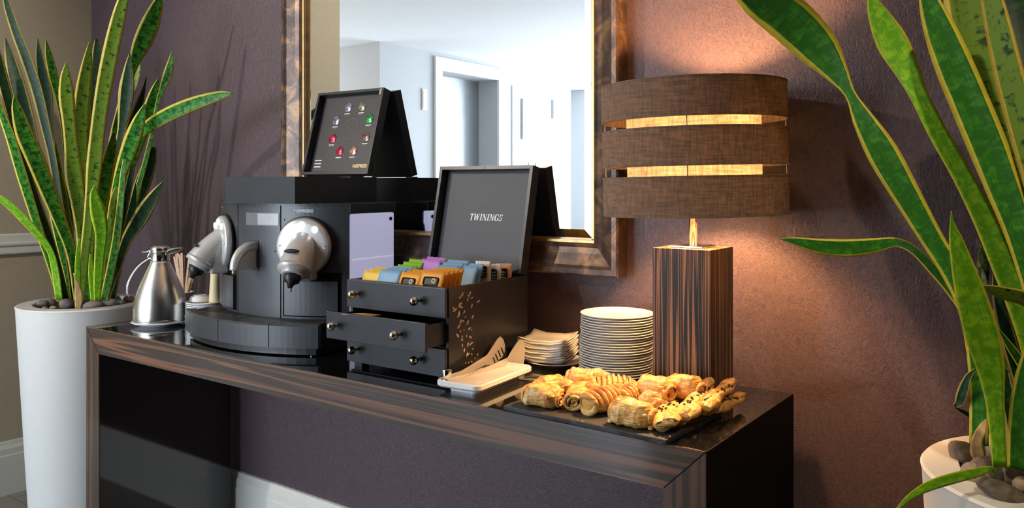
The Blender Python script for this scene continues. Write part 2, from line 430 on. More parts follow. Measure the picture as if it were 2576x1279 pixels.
box('plate', .001, .012, -.034, .034, -.10, .10, M['white'], cp, .003)
box('button_strip', .012, .016, .008, .026, -.085, .085, M['brass'], cp, .002)
# skirting and dado rail
def skirting(name, pts_mtx, length):
    prof = [(0, 0), (.020, 0), (.020, .150), (.017, .156), (.017, .178), (.010, .190), (.008, .203), (0, .205)]
    V = []; n = len(prof)
    for a in (0, length):
        for (d, z) in prof: V.append(pts_mtx @ Vector((a, -d, z)))
    Fc = [tuple(range(n)), tuple(range(2 * n - 1, n - 1, -1))] + [(i, (i + 1) % n, n + (i + 1) % n, n + i) for i in range(n)]
    bm = bmesh.new(); vs = [bm.verts.new(v) for v in V]
    for f in Fc: bm.faces.new([vs[i] for i in f])
    return struct(bm_obj(name, bm, M['trimwhite']))
skirting('baseboard_back', Matrix.Translation((XL, W, 0)), 6.0)
skirting('baseboard_left', Matrix.Translation((XL, YE, 0)) @ Matrix.Rotation(R(90), 4, 'Z'), W - YE)
bm = bmesh.new(); add_box(bm, XL, XL + .018, YE, W, .930, 1.010, .006); add_box(bm, XL, XL + .026, YE, W, .962, .978, .006)
struct(bm_obj('trim_1', bm, M['trimwhite']))

# ================================================================== CONSOLE TABLE
TX0, TX1, TY0, TY1, TH = -2.501, -.519, -.454, 0.0, .075
ct = thing('console_table', 'long dark console table with black gloss top and striped veneer front edge', 'table', ((TX0 + TX1) / 2, -.227, 0))
ox, oy = (TX0 + TX1) / 2, -.227
def rel(x, y): return x - ox, y - oy
a, b = rel(TX0, TY0); c_, d_ = rel(TX1, TY1)
box('tabletop', a, c_, b + .003, d_, T - TH, T, M['gloss'], ct, .0008)
box('leg_panel', a, a + TH, b + .003, d_, 0, T - TH - .0005, M['gloss'], ct, .0008)
box('leg_panel', c_ - TH, c_, b + .003, d_, 0, T - TH - .0005, M['satin'], ct, .0008)
box('end_skin', c_ - .0002, c_ + .001, b + .003, d_, 0, T - .0006, M['satin'], ct)
g = .0009
prism('front_rail', [(a + g * 2, T - .0005), (c_ - g * 2, T - .0005), (c_ - TH - g, T - TH), (a + TH + g, T - TH)], 1, b, b + .003, M['rail'], ct)
prism('front_stile', [(a, T - .0005 - g), (a + TH - g, T - TH - g), (a + TH, 0), (a, 0)], 1, b, b + .003, M['stile'], ct)
prism('front_stile', [(c_, T - .0005 - g), (c_ - TH + g, T - TH - g), (c_ - TH, 0), (c_, 0)], 1, b, b + .003, M['stile'], ct)

# ================================================================== WALL MIRROR
mx0, mx1, mz0, mz1 = -2.150, -.922, .981, 2.02
mr = thing('wall_mirror', 'large wall mirror in a mottled bronze frame above the console', 'mirror', ((mx0 + mx1) / 2, W, mz0))
mo = Vector(((mx0 + mx1) / 2, W, mz0))
# frame profile: (inset from the outer edge, y)
prof = [(0, W), (0, -.006), (.004, -.010), (.016, -.010), (.024, -.004), (.052, .008), (.066, .012), (.072, .010), (.075, .012), (.075, W)]
def frame_side(p0, p1, q0, q1, name, mat):
    # p: outer corners, q: inward unit offsets at both ends
    V = []
    for (P, Q) in ((p0, q0), (p1, q1)):
        for (i, y) in prof: V.append(Vector((P[0] + Q[0] * i, y, P[1] + Q[1] * i)) - mo)
    n = len(prof); Fc = [(i, i + 1, n + i + 1, n + i) for i in range(n - 1)] + [tuple(range(n - 1, -1, -1)), tuple(range(n, 2 * n))]
    bm = bmesh.new(); vs = [bm.verts.new(v) for v in V]
    for f in Fc: bm.faces.new([vs[i] for i in f])
    return bm_obj(name, bm, mat, mr)
cor = [(mx0, mz0), (mx1, mz0), (mx1, mz1), (mx0, mz1)]; inw = [(1, 1), (-1, 1), (-1, -1), (1, -1)]
for i in range(4): frame_side(cor[i], cor[(i + 1) % 4], inw[i], inw[(i + 1) % 4], 'frame_side', M['frame'])
gi = .0752; gz = .012
bm = bmesh.new()
for (x0, x1, z0, z1) in ((mx0 + gi, mx1 - gi, mz0 + gi, mz0 + gi + .010), (mx0 + gi, mx1 - gi, mz1 - gi - .01, mz1 - gi), (mx0 + gi, mx0 + gi + .010, mz0 + gi + .01, mz1 - gi - .01), (mx1 - gi - .010, mx1 - gi, mz0 + gi + .01, mz1 - gi - .01)):
    add_box(bm, x0 - mo.x, x1 - mo.x, .014 - mo.y, .034 - mo.y, z0 - mo.z, z1 - mo.z, .002)
bm_obj('gilt_slip', bm, M['gilt'], mr)
e0 = gi + .010; X0, X1, Z0, Z1 = mx0 + e0, mx1 - e0, mz0 + e0, mz1 - e0; bv = .024; yg, ye = .0245, .0272
outer = [(X0, ye, Z0), (X1, ye, Z0), (X1, ye, Z1), (X0, ye, Z1)]; inner = [(X0 + bv, yg, Z0 + bv), (X1 - bv, yg, Z0 + bv), (X1 - bv, yg, Z1 - bv), (X0 + bv, yg, Z1 - bv)]
V = [Vector(v) - mo for v in outer + inner + [(X0, .034, Z0), (X1, .034, Z0), (X1, .034, Z1), (X0, .034, Z1)]]
mesh_obj('glass', V, [(4, 5, 6, 7), (0, 1, 5, 4), (1, 2, 6, 5), (2, 3, 7, 6), (3, 0, 4, 7), (0, 8, 9, 1), (1, 9, 10, 2), (2, 10, 11, 3), (3, 11, 8, 0), (8, 11, 10, 9)], M['mirror'], mr)

# ================================================================== TABLE LAMP
LC = Vector((-.668, -.160, T))
lp = thing('table_lamp', 'table lamp with three brown linen bands on a striped wood block', 'lamp', LC)
lh = .305
box('base', -.06, .06, -.06, .06, 0, lh, M['lampwood'], lp, .0012)
box('mount_plate', -.034, .034, -.034, .034, lh, lh + .004, M['chrome'], lp, .001)
lathe('rod', [(.0085, lh + .004), (.0085, lh + .20)], M['chrome'], lp, 20)
sr = .1815
tilt = Matrix.Translation((0, 0, .5)) @ Matrix.Rotation(R(-1.1), 4, FWD) @ Matrix.Translation((0, 0, -.496))
def band(name, r, z0, z1, mat, thick=.0022, n=72):
    pr = [(r, z0), (r, z1), (r - thick, z1), (r - thick, z0), (r, z0)]
    V, Fc = lathe_data(pr, n); Fc = [f for f in Fc if len(f) == 4]; V = [tilt @ Vector(v) for v in V]
    return autosmooth(mesh_obj(name, V, Fc, mat, lp, True))
zt = [x - T for x in (1.138, 1.2115, 1.233, 1.3025, 1.323, 1.393)]
for i in range(3):
    bo = band('shade_band', sr, zt[2 * i], zt[2 * i + 1], M['linen'])
    for zz in (zt[2 * i], zt[2 * i + 1]):
        tb = band('hem', sr + .0006, zz - .0016, zz + .0016, M['linen'], .0036); tb.parent = bo
band('diffuser', .132, zt[0] + .004, zt[5] - .004, M['linen_in'], .0012)
for k_ in range(4):
    an = R(20 + 90 * k_); p = Vector((math.cos(an) * (sr - .004), math.sin(an) * (sr - .004), 0))
    tube('wire_strut', [tilt @ (p + Vector((0, 0, zt[0] + .002))), tilt @ (p + Vector((0, 0, zt[5] - .002)))], [.0012], M['chrome'], lp, 6)
bm = bmesh.new()
for k_ in range(3):
    add_box(bm, 0, .131, -.0012, .0012, zt[1] - .010, zt[1] - .0075, 0, 1, Matrix.Rotation(R(120 * k_ + 15), 4, 'Z'))
bm_obj('spider', bm, M['chrome'], lp)
lathe('bulb', [(.0, .055), (.012, .054), (.024, .042), (.029, .025), (.024, .008), (.014, -.010), (.012, -.025), (0, -.025)][::-1], M['bulb'], lp, 24, (0, 0, 1.255 - T))
# ================================================================== ROUND PLATES
pl_prof = [(0, .001), (.045, .001), (.047, -.001), (.050, -.001), (.052, .003), (.060, .006), (.078, .0145), (.0805, .0160), (.0815, .0172), (.0805, .0180), (.077, .0170), (.060, .0090), (.052, .0065), (0, .0062)]
pl0 = None; PX, PY = -.876, -.100
for i in range(24):
    z = T + .001 + i * .0056
    if pl0 is None:
        pl0 = lathe('dinner_plate', pl_prof, M['porcelain'], None, 56); o = pl0
    else:
        o = pl0.copy(); COL.objects.link(o)
    q = 24 - i
    o.location = (PX + rnd.uniform(-.0012, .0012) + (.0025 if i > 14 else 0), PY + rnd.uniform(-.001, .001), z); o.rotation_euler = (0, 0, rnd.random() * 6)
    nm = ORD[q - 1]
    tag(o, 'cream round plate, %s in the tall plate stack beside the lamp' % (nm if q == 1 else 'lowest' if q == 24 else nm + ' from the top'), 'plate', 'round plates stacked beside the lamp')

# ================================================================== SQUARE DISHES ON A SAUCER
SX, SY = -1.078, -.066
lathe('saucer_plate', [(0, .002), (.035, .002), (.037, 0), (.04, 0), (.042, .004), (.07, .010), (.0715, .0115), (.07, .0125), (.045, .0065), (0, .006)], M['porcwhite'], None, 48, (SX + .012, SY + .010, T))
tag(bpy.data.objects['saucer_plate'], 'round white saucer under the stacked square dishes', 'plate')
def square_dish():
    n = 14; hs = .057; V, Fc = [], []
    def h(u, v):
        m = max(abs(u), abs(v)); c = abs(u * v)
        return .004 + .009 * max(0, (m - .62) / .38) ** 1.5 + .007 * max(0, c - .45) / .55
    for s_ in (0, 1):
        for i in range(n + 1):
            for j in range(n + 1):
                u, v = i / n * 2 - 1, j / n * 2 - 1
                k_ = 1 - .05 * (1 - abs(v) ** 2) * (abs(u) > .99) ; k2 = 1 - .05 * (1 - abs(u) ** 2) * (abs(v) > .99)
                V.append((u * hs * k_, v * hs * k2, h(u, v) - s_ * .0035))
    N = (n + 1) ** 2
    for i in range(n):
        for j in range(n):
            a = i * (n + 1) + j; q = (a, a + n + 1, a + n + 2, a + 1); Fc.append(q); Fc.append(tuple(N + x for x in q[::-1]))
    bd = [i * (n + 1) for i in range(n)] + [n * (n + 1) + j for j in range(n)] + [(n - i) * (n + 1) + n for i in range(n)] + [n - j for j in range(n)]
    for i in range(len(bd)):
        a, b = bd[i], bd[(i + 1) % len(bd)]; Fc.append((a, N + a, N + b, b))
    bm = bmesh.new(); vs = [bm.verts.new(v) for v in V]
    for f in Fc: bm.faces.new([vs[x] for x in f])
    return bm_obj('square_dish', bm, M['porcelain'], None, True)
sd0 = None
for i in range(9):
    if sd0 is None: sd0 = square_dish(); o = sd0
    else: o = sd0.copy(); COL.objects.link(o)
    o.location = (SX + rnd.uniform(-.0015, .0015), SY + rnd.uniform(-.0015, .0015), T + .008 + i * .0056); o.rotation_euler = (0, 0, R(12 + rnd.uniform(-3, 3)))
    q = 9 - i
    tag(o, 'square cream dish with upturned corners, %s in its stack' % (ORD[q - 1] if q == 1 else 'lowest' if q == 9 else ORD[q - 1] + ' from the top'), 'dish', 'square dishes stacked on the saucer')

# ================================================================== OBLONG DISH AND TONGS
dd = thing('oblong_dish', 'oblong white porcelain dish holding the steel tongs', 'dish', (-1.083, -.303, T), R(5))
def rrect(hx, hy, r, n=5):
    P = []
    for (cx, cy, a0) in ((hx - r, hy - r, 0), (-hx + r, hy - r, 90), (-hx + r, -hy + r, 180), (hx - r, -hy + r, 270)):
        for i in range(n + 1):
            a = R(a0 + 90 * i / n); P.append((cx + r * math.cos(a), cy + r * math.sin(a)))
    return P
def loft(name, rings, mat, parent, smooth=True):
    n = len(rings[0]); V = [p for r in rings for p in r]; Fc = []
    for j in range(len(rings) - 1):
        for i in range(n): Fc.append((j * n + i, j * n + (i + 1) % n, (j + 1) * n + (i + 1) % n, (j + 1) * n + i))
    Fc.append(tuple(range(n - 1, -1, -1))); Fc.append(tuple((len(rings) - 1) * n + i for i in range(n)))
    bm = bmesh.new(); vs = [bm.verts.new(v) for v in V]
    for f in Fc: bm.faces.new([vs[x] for x in f])
    return autosmooth(bm_obj(name, bm, mat, parent, smooth), 35)
hx, hy = .056, .112
rings = [[(x, y, z) for (x, y) in rrect(hx * 1 - d, hy - d, .016 - d * .3)] for (d, z) in ((.022, 0), (.022, .0095), (.003, .0105), (0, .014), (0, .022), (.002, .0245), (.005, .0245), (.009, .020), (.014, .017))]
loft('body', rings, M['porcwhite'], dd)
tg = thing('serving_tongs', 'steel pastry tongs with slotted paddle resting on the oblong dish', 'tongs', (-1.118, -.392, T + .0335))
def strip(name, path, halfs, thick, updir, mat, parent, slots=None):
    """flat metal strip following a path, wide along updir"""
    pts = catmull(path, 22); V, Fc = [], []; m = len(pts)
    for i, p in enumerate(pts):
        t = (pts[min(i + 1, m - 1)] - pts[max(i - 1, 0)]).normalized(); u = Vector(updir); u = (u - t * u.dot(t)).normalized(); s_ = t.cross(u)
        f = i / (m - 1) * (len(halfs) - 1); k_ = min(int(f), len(halfs) - 2); h = halfs[k_] + (halfs[k_ + 1] - halfs[k_]) * (f - k_)
        for (a, b) in ((-1, -1), (1, -1), (1, 1), (-1, 1)): V.append(p + u * (h * a) + s_ * (thick / 2 * b) + s_ * (.004 * (1 - 0) * 0))
    for i in range(m - 1):
        for j in range(4): Fc.append((i * 4 + j, i * 4 + (j + 1) % 4, (i + 1) * 4 + (j + 1) % 4, (i + 1) * 4 + j))
    Fc.append((3, 2, 1, 0)); Fc.append(tuple((m - 1) * 4 + j for j in range(4)))
    return mesh_obj(name, V, Fc, mat, parent)
to_ = Vector(tg.location)
def tl(px, py, d): return atd(px, py, d) - to_
lathe('pivot', [(.0, -.0095), (.0095, -.0095), (.0100, -.0085), (.0100, .0085), (.0095, .0095), (.0, .0095)], M['chrome'], tg, 24)
def plate_part(name, outline, off, splay, th, mat, bulge=0.0):
    """sheet-metal outline lying in an upright plane that runs along the dish"""
    dirv = Vector((-math.sin(R(5 + splay)), math.cos(R(5 + splay)), 0)); nv = Vector((dirv.y, -dirv.x, 0)); o0 = to_ + nv * off
    V = []
    for (qx, qy) in outline:
        px, py = 1090 + qx / 6.09, 820 + qy / 6.09; d = ray(px, py); p = CAM + d * ((o0 - CAM).dot(nv) / d.dot(nv)); V.append(p - to_)
    bm = bmesh.new(); f = [bm.verts.new(v) for v in V] + [bm.verts.new(v - nv * th) for v in V]; n = len(V)
    bm.faces.new(f[:n]); bm.faces.new(f[n:][::-1])
    for i in range(n): bm.faces.new([f[i], f[(i + 1) % n], f[n + (i + 1) % n], f[n + i]])
    return bm_obj(name, bm, mat, tg)
arm = plate_part('slotted_arm', [(300, 850), (270, 790), (560, 620), (830, 450), (870, 390), (960, 250), (1000, 190), (1035, 168), (1075, 210), (1098, 300), (1095, 400), (1060, 480), (980, 545), (900, 590), (835, 605), (790, 600), (590, 715), (400, 830)], -.006, -5, .0022, M['tongsteel'])
for (x, y) in ((1062, 395), (1015, 435), (975, 490), (940, 545)):
    sl = plate_part('slot', [(x - 30, y - 55), (x - 12, y - 60), (x + 26, y + 40), (x + 8, y + 45)], -.0056, -5, .0010, M['blackin']); sl.parent = arm
plate_part('plain_arm', [(385, 890), (385, 838), (760, 660), (1150, 490), (1215, 370), (1280, 270), (1330, 208), (1375, 235), (1402, 300), (1404, 420), (1394, 540), (1378, 622), (1330, 655), (1270, 655), (1190, 600), (1000, 660), (700, 780)], .006, -8, .0022, M['tongsteel'])

# ================================================================== SLATE TRAY AND PASTRIES
tr = thing('slate_board', 'dark slate serving board under the pastries', 'board', (-.752, -.3485, T), R(-2))
bm = bmesh.new(); add_box(bm, -.172, .172, -.108, .112, 0, .0095, .002, 2)
bmesh.ops.subdivide_edges(bm, edges=[e for e in bm.edges if e.calc_length() > .1], cuts=24, use_grid_fill=True)
for v in bm.verts:
    if abs(v.co.x) > .165 or abs(v.co.y) > .10:
        nn = noise.noise(v.co * 60); v.co.x += nn * .0018; v.co.y += noise.noise(v.co * 55 + Vector((5, 1, 2))) * .0018
bm_obj('slab', bm, M['slate'], tr)
TZ = T + .0095

def grid_body(fn, nu=48, nv=40):
    V, Fc = [], []
    for i in range(nu + 1):
        for j in range(nv): V.append(fn(i / nu, j / nv * 2 * math.pi))
    for i in range(nu):
        for j in range(nv): Fc.append((i * nv + j, i * nv + (j + 1) % nv, (i + 1) * nv + (j + 1) % nv, (i + 1) * nv + j))
    Fc.append(tuple(range(nv - 1, -1, -1))); Fc.append(tuple(nu * nv + j for j in range(nv)))
    return V, Fc
def lump(p, amp, sc, seed): return noise.noise(Vector(p) * sc + Vector((seed * 3.1, seed * 1.7, seed))) * amp
def pain_body(L, Wd, H, seed):
    def fn(u, a):
        s_ = u * 2 - 1; e = max(0.0, 1 - abs(s_) ** 5) ** .42
        e = .06 + .94 * e
        ca, sa = math.cos(a), math.sin(a)
        ex = 2 / 2.6
        y = math.copysign(abs(ca) ** ex, ca) * Wd / 2 * e; z = math.copysign(abs(sa) ** ex, sa) * H / 2 * e
        if z < 0: z *= .72
        # roll: three rings of pastry that tighten at the ends, a seam along the front
        layer = .0014 * math.sin(a * 1 + 9 * abs(s_)) * (abs(s_) > .55)
        waist = 1 - .022 * math.exp(-((abs(s_) - .50 - .05 * math.sin(a * 2)) / .06) ** 2) - .045 * math.exp(-((abs(s_) - .76 - .04 * math.sin(a)) / .05) ** 2)
        seam = 1 - .07 * math.exp(-((a - 2.5) / .12) ** 2)
        x = s_ * L / 2 * (1 - .03 * abs(ca))
        if abs(s_) > .97: x += .0016 * math.sin(3 * a + 2) 
        p = Vector((x, y * waist * seam, z * waist * seam + layer))
        k_ = 1 + lump(p, .26, 26, seed) + lump(p, .10, 75, seed + 5) + lump(p, .04, 190, seed + 9)
        return Vector((p.x * (1 + lump(p, .10, 24, seed + 3)), p.y * k_, p.z * k_ + H * .36))
    return grid_body(fn, 52, 44)
def coil(r0, H, side, seed):
    """spiral pastry end: a raised ribbon coiling inwards"""
    P = []
    for i in range(46):
        t_ = i / 45; a = t_ * 2 * math.pi * 2.3 + seed; r = r0 * (1 - .86 * t_)
        P.append((side, r * math.cos(a), r * .82 * math.sin(a) + H * .36))
    return P
def pain(label, px, py, L, Wd, H, rz, seed, z=TZ, dots=1, tiltx=0):
    p = onz(px, py, z)
    t = thing('pain_au_chocolat', label, 'pastry', (p.x, p.y, z), R(rz), 'pastries on the slate board')
    t.rotation_euler = (R(tiltx), 0, R(rz))
    V, Fc = pain_body(L, Wd, H, seed); mesh_obj('roll', V, Fc, M['pastry'], t, True)
    for s_ in (-1, 1):
        tube('end_coil', coil(min(Wd, H) * .40, H, s_ * L * .478, seed), [.0042, .0035, .0022], M['pastry'], t, 8)
        for q in range(2):
            bm = bmesh.new(); bmesh.ops.create_icosphere(bm, subdivisions=2, radius=1)
            for v in bm.verts: v.co = Vector((v.co.x * .0035, v.co.y * .0038, v.co.z * .006)) * (1 + lump(v.co, .3, 2, seed + q))
            c = bm_obj('chocolate_stick', bm, M['choc'], t, True); c.location = (s_ * L * .490, (q - .5) * Wd * .40, H * .36 + (q - .5) * H * .14)
    return t
def twist(label, p0, p1, Wd, H, seed, turns=1.0, z0=TZ, z1=TZ, chips=26):
    a = onz(p0[0], p0[1], z0); b = onz(p1[0], p1[1], z1); d = b - a; L = d.length
    rz = math.atan2(d.y, d.x); ry = -math.asin(d.z / L)
    t = thing('twisted_pastry', label, 'pastry', a, rz, 'pastries on the slate board'); t.rotation_euler = (0, ry, rz)
    def fn(u, an):
        w = Wd / 2 * (.72 + .45 * abs(u * 2 - 1) ** 2.2 - .34 * max(0, abs(u * 2 - 1) - .86) / .14)
        th = H / 2 * (.80 - .10 * abs(u * 2 - 1) ** 2); tw = turns * math.pi * (u - .5) * (1.0) + .4
        # two-ply strip: four-lobed section that turns along its length
        r = 1 + .16 * math.cos(2 * an) - .20 * math.exp(-((an - math.pi / 2) / .35) ** 2) - .20 * math.exp(-((an - 1.5 * math.pi) / .35) ** 2)
        y0, z_ = w * math.cos(an) * r, th * math.sin(an) * r
        y = y0 * math.cos(tw) - z_ * math.sin(tw); z2 = y0 * math.sin(tw) * .55 + z_ * math.cos(tw)
        p = Vector((u * L, y, z2)); k_ = 1 + lump(p, .30, 34, seed) + lump(p, .16, 90, seed + 4)
        rag = lump((an * .3, u, seed), .010, 9, seed) * (abs(u - .5) > .49)
        return Vector((p.x + rag, p.y * k_, max(p.z * k_, -H * .40) + H * .42))
    V, Fc = grid_body(fn, 56, 40); mesh_obj('twist', V, Fc, M['pastry'], t, True)
    bm = bmesh.new(); rr = random.Random(seed)
    for i in range(chips):
        u = rr.choice((.25, .42, .60, .75)) + rr.gauss(0, .055); u = min(.92, max(.08, u)); an = math.pi / 2 + rr.gauss(0, .30)
        p = fn(u, an); s_ = rr.uniform(.0016, .0030)
        r = bmesh.ops.create_icosphere(bm, subdivisions=1, radius=s_); 
        bmesh.ops.translate(bm, vec=p + Vector((0, 0, s_ * .3)), verts=r['verts'])
    c = bm_obj('chocolate_chips', bm, M['choc'], t, True)
    return t
def lattice(label, px, py, L, Wd, H, rz, seed, z=TZ, sugar=False):
    p = onz(px, py, z)
    t = thing('lattice_pastry', label, 'pastry', (p.x, p.y, z), R(rz), 'pastries on the slate board')
    def fn(u, a):
        s_ = u * 2 - 1; e = .42 + .58 * max(0.0, 1 - abs(s_) ** 3.0) ** .5; ca, sa = math.cos(a), math.sin(a)
        y = ca * Wd / 2 * e; z_ = sa * H / 2 * e
        if z_ < 0: z_ *= .7
        pv = Vector((s_ * L / 2, y * .93, z_ * .93)); k_ = 1 + lump(pv, .10, 30, seed)
        return Vector((pv.x, pv.y * k_, pv.z * k_ + H * .35))
    V, Fc = grid_body(fn, 36, 32); mesh_obj('dough', V, Fc, M['pastry'], t, True)
    ns = 7
    for i in range(ns):
        u0 = .06 + .84 * i / ns; P = []
        for j in range(13):
            an = R(-8 + 196 * j / 12); v = fn(min(.99, max(.01, u0 + .13 * (j / 12 - .5) + .03)), an); ctr = Vector((v.x, 0, H * .35)); P.append(ctr + (v - ctr) * 1.03)
        tube('strip', P, [.0034, .0052, .0054, .0052, .0034], M['pastry'], t, 8, None, .55)
    # open end with a folded lip around the custard
    P = [Vector((-L / 2 * .97 + .003 * math.cos(2 * a_), Wd * .36 * math.cos(a_), H * .36 + H * .30 * math.sin(a_))) for a_ in [2 * math.pi * q / 24 for q in range(25)]]
    tube('lip', P, [.0060, .0068, .0060, .0068, .0060], M['pastry'], t, 8)
    bm = bmesh.new(); bmesh.ops.create_icosphere(bm, subdivisions=3, radius=1)
    for v in bm.verts: v.co = Vector((v.co.x * .006, v.co.y * Wd * .33, v.co.z * H * .25)) * (1 + lump(v.co, .12, 3, seed))
    cu = bm_obj('custard', bm, M['custard'], t, True); cu.location = (-L / 2 * .965, 0, H * .36)
    return t
pain('plain golden chocolate roll at the front left of the slate board', 1367, 1022, .074, .050, .048, 8, 1)
pain('pale roll with two chocolate dots facing out, second along the front', 1451, 1024, .070, .046, .047, -68, 2)
lattice('latticed pastry with open custard end at the front of the board', 1532, 1034, .098, .058, .052, 66, 3)
pain('large chocolate roll with coiled right end at the board front edge', 1592, 1071, .080, .052, .052, 2, 4)
twist('short upright twist with chocolate chips at the front right corner', (1674, 1094), (1686, 1003), .046, .040, 5, .8)
twist('wide chocolate chip twist just right of the front corner twist', (1716, 1078), (1784, 986), .044, .042, 6, .9, TZ, TZ + .030)
twist('longest twist pointing up towards the lamp base', (1768, 1050), (1842, 981), .036, .034, 7, .9, TZ + .012, TZ + .034, 14)
twist('low twist reaching furthest right on the board', (1786, 1052), (1866, 1014), .036, .030, 8, .8, TZ, TZ, 14)
pain('chocolate roll on top of the pile, left one in front of the lamp', 1650, 1000, .072, .046, .044, -14, 9, TZ + .026)
pain('chocolate roll on top of the pile, right one in front of the lamp', 1722, 998, .074, .046, .046, -10, 10, TZ + .028)
pain('browned roll at the back left end of the board', 1385, 990, .062, .042, .042, 62, 11)
pain('coiled roll between the back left roll and the sugared ones', 1428, 996, .062, .042, .042, -55, 12)
pain('sugar-dusted roll at the back below the plate stack, left one', 1466, 975, .062, .042, .044, 20, 13, TZ + .016)
pain('sugar-dusted roll at the back below the plate stack, right one', 1512, 979, .060, .040, .042, -30, 14, TZ + .016)
pain('small roll wedged behind the two-dot front roll', 1480, 1006, .056, .038, .040, -35, 15, TZ + .006)
lattice('sugared lattice pastry in the middle of the pile', 1550, 1000, .084, .048, .048, 25, 16, TZ + .010)
lattice('small open lattice pastry behind the custard one', 1594, 1018, .066, .042, .044, 75, 17, TZ + .008)
pain('sugar-coated roll behind the coiled front roll', 1640, 1040, .070, .046, .048, -40, 18)
pain('hidden-end roll under the two topmost rolls', 1696, 1022, .066, .042, .040, -15, 19)

# ================================================================== COFFEE MACHINE
cm = thing('coffee_machine', 'black two-head capsule coffee machine with a lit water tank', 'coffee machine', (-1.850, -.20, T), R(4))
AR, AC = .40, .269          # front arc radius and centre (local y)
def arcp(ph, z, r=AR): return Vector((r * math.sin(R(ph)), AC - r * math.cos(R(ph)), z))
def arc_slab(name, ph0, ph1, z0, z1, r0, r1, mat, parent, n=14, bev=0):
    V, Fc = [], []
    for i in range(n + 1):
        ph = ph0 + (ph1 - ph0) * i / n
        V += [arcp(ph, z0, r1), arcp(ph, z1, r1), arcp(ph, z1, r0), arcp(ph, z0, r0)]
    for i in range(n):
        for j in range(4): Fc.append((i * 4 + j, (i + 1) * 4 + j, (i + 1) * 4 + (j + 1) % 4, i * 4 + (j + 1) % 4))
    Fc.append((0, 1, 2, 3)); Fc.append(tuple(n * 4 + j for j in (3, 2, 1, 0)))
    bm = bmesh.new(); vs = [bm.verts.new(v) for v in V]
    for f in Fc: bm.faces.new([vs[x] for x in f])
    return bm_obj(name, bm, mat, parent)
MH = .381
# body core
P = [tuple(arcp(-39 + 78 * i / 24, 0, AR - .004).xy) for i in range(25)] + [(.232, .14), (-.252, .14)]
prism('body', P, 2, .02, MH - .006, M['machine2'], cm)
P2 = [tuple(arcp(-39 + 78 * i / 24, 0, AR + .001).xy) for i in range(25)] + [(.254, .142), (-.254, .142)]
prism('top_cover', P2, 2, MH - .006, MH, M['machine'], cm)
for (p0, p1) in ((-39, -12.3), (-12, 12), (12.3, 39)): arc_slab('front_panel', p0 + .1, p1 - .1, .075, MH - .0065, AR - .006, AR, M['machine'], cm)
# water tank on the right side
box('water_tank', .232, .253, -.038, .137, .03, MH - .028, M['tank'], cm, .004)
box('water_line', .2531, .2536, -.034, .133, MH - .150, MH - .147, M['tankline'], cm)
box('tank_cap', .2325, .2545, -.041, .140, MH - .027, MH - .0005, M['machine2'], cm, .002)
lathe('tank_button', [(0, 0), (.005, 0), (.005, .003), (0, .003)], M['machine2'], cm, 14, None, True, Matrix.Translation((.253, .120, MH - .045)) @ Matrix.Rotation(R(90), 4, 'Y'))
# display and little marks
arc_slab('display', -6, 11.4, MH - .060, MH - .026, AR - .001, AR + .0012, M['grey'], cm, 8)
arc_slab('display_label', 1, 11.2, MH - .058, MH - .028, AR + .001, AR + .0016, M['displaylight'], cm, 6)
for ph, z in ((9.2, .255), (13.5, .338)): lathe('screw', [(0, 0), (.0028, 0), (.0028, .0015), (0, .0015)], M['chrome'], cm, 12, None, True, Matrix.Translation(arcp(ph, z, AR)) @ Matrix.Rotation(R(ph), 4, 'Z') @ Matrix.Rotation(R(90), 4, 'X'))
def on_front(ph, z, r): return Matrix.Translation(arcp(ph, z, r)) @ Matrix.Rotation(R(ph), 4, 'Z') @ Matrix.Rotation(R(90), 4, 'X')
text_mesh('lettering', 'NESPRESSO', .0105, M['paperwhite'], cm, on_front(22, MH - .020, AR + .0004), 0, .0003, 'CENTER', .0003)
arc_slab('small_badge', -37, -35.2, MH - .019, MH - .015, AR, AR + .0005, M['paperwhite'], cm, 3)
# drip tray
def ring_slab(name, R0, cyc, h0, ang0, ang1, z0, z1, mat, parent, back=-.06, n=20):
    P = [(R0 * math.sin(R(ang0 + (ang1 - ang0) * i / n)), cyc - R0 * math.cos(R(ang0 + (ang1 - ang0) * i / n))) for i in range(n + 1)]
    x0, x1 = P[0][0], P[-1][0]
    P2 = P + [(x1, back), (x0, back)]
    return prism(name, P2, 2, z0, z1, mat, parent)
TR, TC = .52, .290      # tray arc
ring_slab('tray_skirt', TR - .012, TC, 0, -29, 29, .004, .022, M['machine2'], cm, -.05)
edges = (-30, -25.5, -22.4, -3.5, 15.5, 30)
for i in range(5):
    V, Fc = [], []; n = 8
    for q in range(n + 1):
        ph = edges[i] + .12 + (edges[i + 1] - edges[i] - .24) * q / n
        for (r, z) in ((TR, .022), (TR, .076), (TR - .004, .080), (TR - .03, .080), (TR - .03, .022)): V.append((r * math.sin(R(ph)), TC - r * math.cos(R(ph)), z))
    for q in range(n):
        for j in range(5): Fc.append((q * 5 + j, (q + 1) * 5 + j, (q + 1) * 5 + (j + 1) % 5, q * 5 + (j + 1) % 5))
    Fc.append((0, 1, 2, 3, 4)); Fc.append(tuple(n * 5 + j for j in (4, 3, 2, 1, 0)))
    bm = bmesh.new(); vs = [bm.verts.new(v) for v in V]
    for f in Fc: bm.faces.new([vs[x] for x in f])
    bm_obj('tray_front', bm, M['machine'], cm)
ring_slab('tray_bed', TR - .031, TC, 0, -29.5, 29.5, .022, .074, M['machine2'], cm, -.02)
